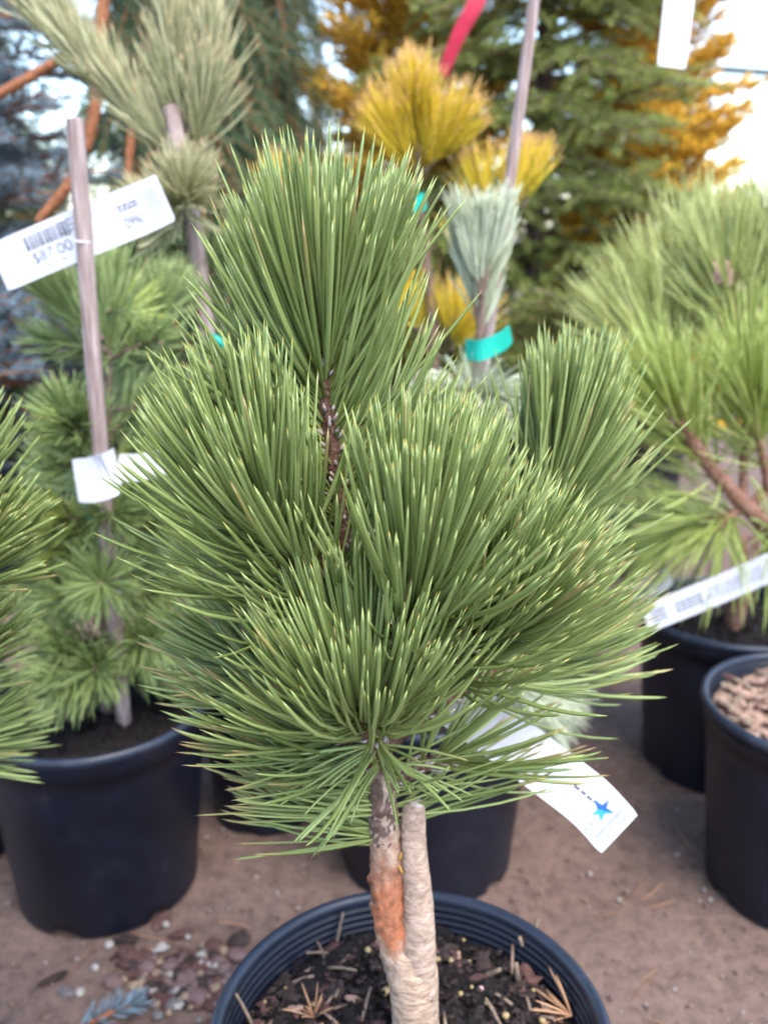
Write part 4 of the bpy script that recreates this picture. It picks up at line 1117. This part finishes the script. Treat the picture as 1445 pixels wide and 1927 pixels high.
conifer('spruce_tree', 'silvery blue spruce at the upper left edge', (-.82, 1.78), .38, 1.20, 120, blue, .15, 33, .42, cone=.30, ref_len=.36)
conifer('spruce_tree', 'olive green layered spruce behind the bound blue-green pine', (.32, 2.10), .42, 2.4, 165, flat, .0, 34, .2, cone=.5)
conifer('golden_conifer', 'orange-gold conifer glowing through the olive spruce at the upper right', (.58, 2.24), .29, 1.6, 190, gold, .45, 35, .2, cone=.5)
conifer('golden_conifer', 'gold conifer seen behind the largest golden pine tuft', (.06, 2.38), .36, 2.2, 170, gold, .45, 36, .2, cone=.5)
conifer('spruce_tree', 'dark spruce in shade far behind the weeping spruce', (-.46, 2.85), .46, 2.6, 170, weep, -.2, 37, .3, cone=.5)
conifer('spruce_tree', 'dark weeping spruce behind the silvery blue spruce', (-1.22, 2.6), .50, 1.62, 150, weep, -.1, 38, .3, cone=.45)
conifer('spruce_tree', 'olive spruce behind the orange-gold conifer at the right', (.52, 2.68), .30, 1.9, 150, flat, .0, 39, .2, cone=.35)
wsp = bpy.data.objects['spruce_tree']
for ax, r0 in [([(-25, 190), (40, 155), (118, 108)], .0075), ([(196, -30), (188, 90), (182, 190), (162, 285)], .0095), ([(158, 300), (125, 355), (72, 418)], .0085), ([(255, 170), (248, 250), (240, 340)], .0065)]:
    obj('bare_twig', tube([P(x, y, 1.42) for x, y in ax], [r0, r0 * .95, r0 * .8], 10, 30, .09, 5, bumps=.05), M['twig'], wsp)

# chain-link fence
FA, FB, FH = A(-2.6, 4.25, 0), A(4.2, 6.95, 0), 1.62
fd = FB - FA; fl = np.linalg.norm(fd); fu = fd / fl
fence = empty('chain_link_fence', FA, 'chain-link fence with a dark top rail against the bright sky', 'fence')
obj('top_rail', tube([FA + UP * FH, FB + UP * FH], [.024, .024], 10, 4), M['metal'], fence)
for i in range(4):
    p = FA + fu * fl * (i / 3)
    obj('post', tube([p - UP * .02, p + UP * (FH + .03)], [.03, .03], 10, 3), M['metal'], fence)
wires = []
stp = .105
for i in range(int(fl / stp)):
    nseg = int(FH / (stp * .5)); pts = []
    for k in range(nseg):
        pts.append(FA + fu * (i * stp + (stp * .5 if (k % 2) else 0) + stp * .02 ) + UP * (.02 + k * stp * .5))
        pts[-1] = pts[-1] + np.cross(fu, UP) * (.003 if k % 2 else -.003)
    for sgn in (0, 1):
        pp = [p_ + fu * (stp * (0 if sgn == 0 else (.5 if (k % 2 == 0) else -.5)) * 1.0) for k, p_ in enumerate(pts)]
        c = np.array(pp); n = len(c); a = np.arange(3) * 2 * np.pi / 3
        v = (c[:, None] + .0034 * (np.cos(a)[None, :, None] * fu + np.sin(a)[None, :, None] * np.cross(fu, UP))).reshape(-1, 3)
        ii_ = np.arange(n - 1)[:, None] * 3; jj_ = np.arange(3)[None]; kk_ = (jj_ + 1) % 3
        wires.append((v, [np.stack([ii_ + jj_, ii_ + kk_, ii_ + 3 + kk_, ii_ + 3 + jj_], -1).reshape(-1, 4)]))
obj('wire_mesh', merge(wires), M['wire'], fence, kind='stuff')

# ------------------------------------------------------------------ things on the ground
def gpiece(name, mat, p, size, seed, **kw):
    return obj(name, lump(p, size, seed, **kw), mat, ground, p, smooth=kw.get('segs', 7) > 7)
for i in range(190):      # spilled patch of pebbles and bark beside the foreground pot
    x, y = 345 + rng.normal() * 62, 1842 + rng.normal() * 36
    if i < 60: x, y = 370 + rng.normal() * 45, 1855 + rng.normal() * 26
    p = G(x, y); p[2] = .001
    if math.hypot(p[0] - MX, p[1] - MY) < .112: continue
    k_ = rng.uniform(); s = rng.uniform(.5, 1.25)
    if k_ < .11: gpiece('pebble', M['pebble_white'], p, A(.0055, .0045, .004) * s, 300 + i, segs=9, rings=6, jag=.08)
    elif k_ < .30: gpiece('pebble', M['pebble_tan'], p, A(.006, .005, .004) * s, 300 + i, segs=9, rings=6, jag=.08)
    elif k_ < .44: gpiece('pebble', M['pebble_grey'], p, A(.007, .006, .004) * s, 300 + i, segs=9, rings=6, jag=.1)
    elif k_ < .58: gpiece('pebble', M['pebble_mauve'], p, A(.010, .008, .005) * s, 300 + i, segs=9, rings=6, jag=.1)
    else: gpiece('bark_chip', M['bark_red' if rng.uniform() < .6 else 'bark_dark'], p, A(.013, .008, .003) * s, 300 + i, jag=.2)
for (x, y, sx, sy, sz, m_) in [(97, 1846, .017, .006, .004, 'bark_dark'), (125, 1870, .012, .007, .004, 'pebble_grey'), (152, 1870, .005, .005, .004, 'pebble_white'), (300, 1790, .012, .004, .003, 'pebble_white'), (245, 1800, .014, .012, .007, 'bark_red'), (405, 1785, .012, .010, .006, 'bark_red')]:
    p = G(x, y); p[2] = .002
    gpiece('bark_chip' if 'bark' in m_ else 'pebble', M[m_], p, A(sx, sy, sz), int(x), jag=.12)
grit = []
for i in range(9000):
    x, y = rng.uniform(-.75, .75), rng.uniform(.42, 1.6) ** 1.0
    s = .0007 + .0024 * rng.uniform() ** 3
    c = A(x, y, 0) + A(0, 0, s * .3 - .001)
    v = np.array([[1, 0, 0], [0, 1, 0], [-1, 0, 0], [0, -1, 0], [0, 0, .8], [0, 0, -.8]]) * s * (1 + .25 * rng.normal(size=(6, 1))) + c
    grit.append((v, [np.array([[0, 1, 4], [1, 2, 4], [2, 3, 4], [3, 0, 4], [1, 0, 5], [2, 1, 5], [3, 2, 5], [0, 3, 5]])]))
obj('grit', merge(grit[2::9]), M['pebble_white'], ground, A(0, 0, 0), kind='stuff')
obj('grit', merge(grit[::3]), M['pebble_tan'], ground, A(0, 0, 0), kind='stuff')
obj('grit', merge(grit[1::3]), M['pebble_mauve'], ground, A(0, 0, 0), kind='stuff')
fn = 110
fx = np.stack([rng.uniform(-.6, .6, fn), rng.uniform(.5, 1.5, fn), np.full(fn, .0022)], -1)
fa = rng.uniform(0, 6.28, fn)
obj('fallen_needles', needle_geo(fx, np.stack([np.cos(fa), np.sin(fa), np.zeros(fn)], -1), np.stack([rng.normal(size=fn) * .1, rng.normal(size=fn) * .1, np.zeros(fn)], -1), rng.uniform(.03, .075, fn), np.full(fn, .0016), rng.uniform(size=fn), np.zeros(fn), lo=True), M['needle_dry'], ground, A(0, 0, 0), kind='stuff')
tw0, tw1 = G(150, 1945), G(262, 1908)
tw0[2] = .006; tw1[2] = .012
twig = empty('spruce_twig', tw0, 'broken blue spruce twig on the ground at the bottom left', 'twig')
obj('stem', tube([tw0, (tw0 + tw1) / 2 + A(0, 0, .003), tw1], [.0026, .0022, .0015], 7, 8, .08), M['twig'], twig)
dtw = shoot_needles(np.array([tw0, (tw0 + tw1) / 2 + A(0, 0, .003), tw1]), 170, .018, .0016, 65, 40, 0, .25, 0, .12, lambda d: d['D'][:, 2] > -.15, top=False)
obj('needle_cluster', geo_from(dtw, lo=True), M['spruce_blue'], twig, kind='stuff')
print('objects', len(bpy.data.objects))
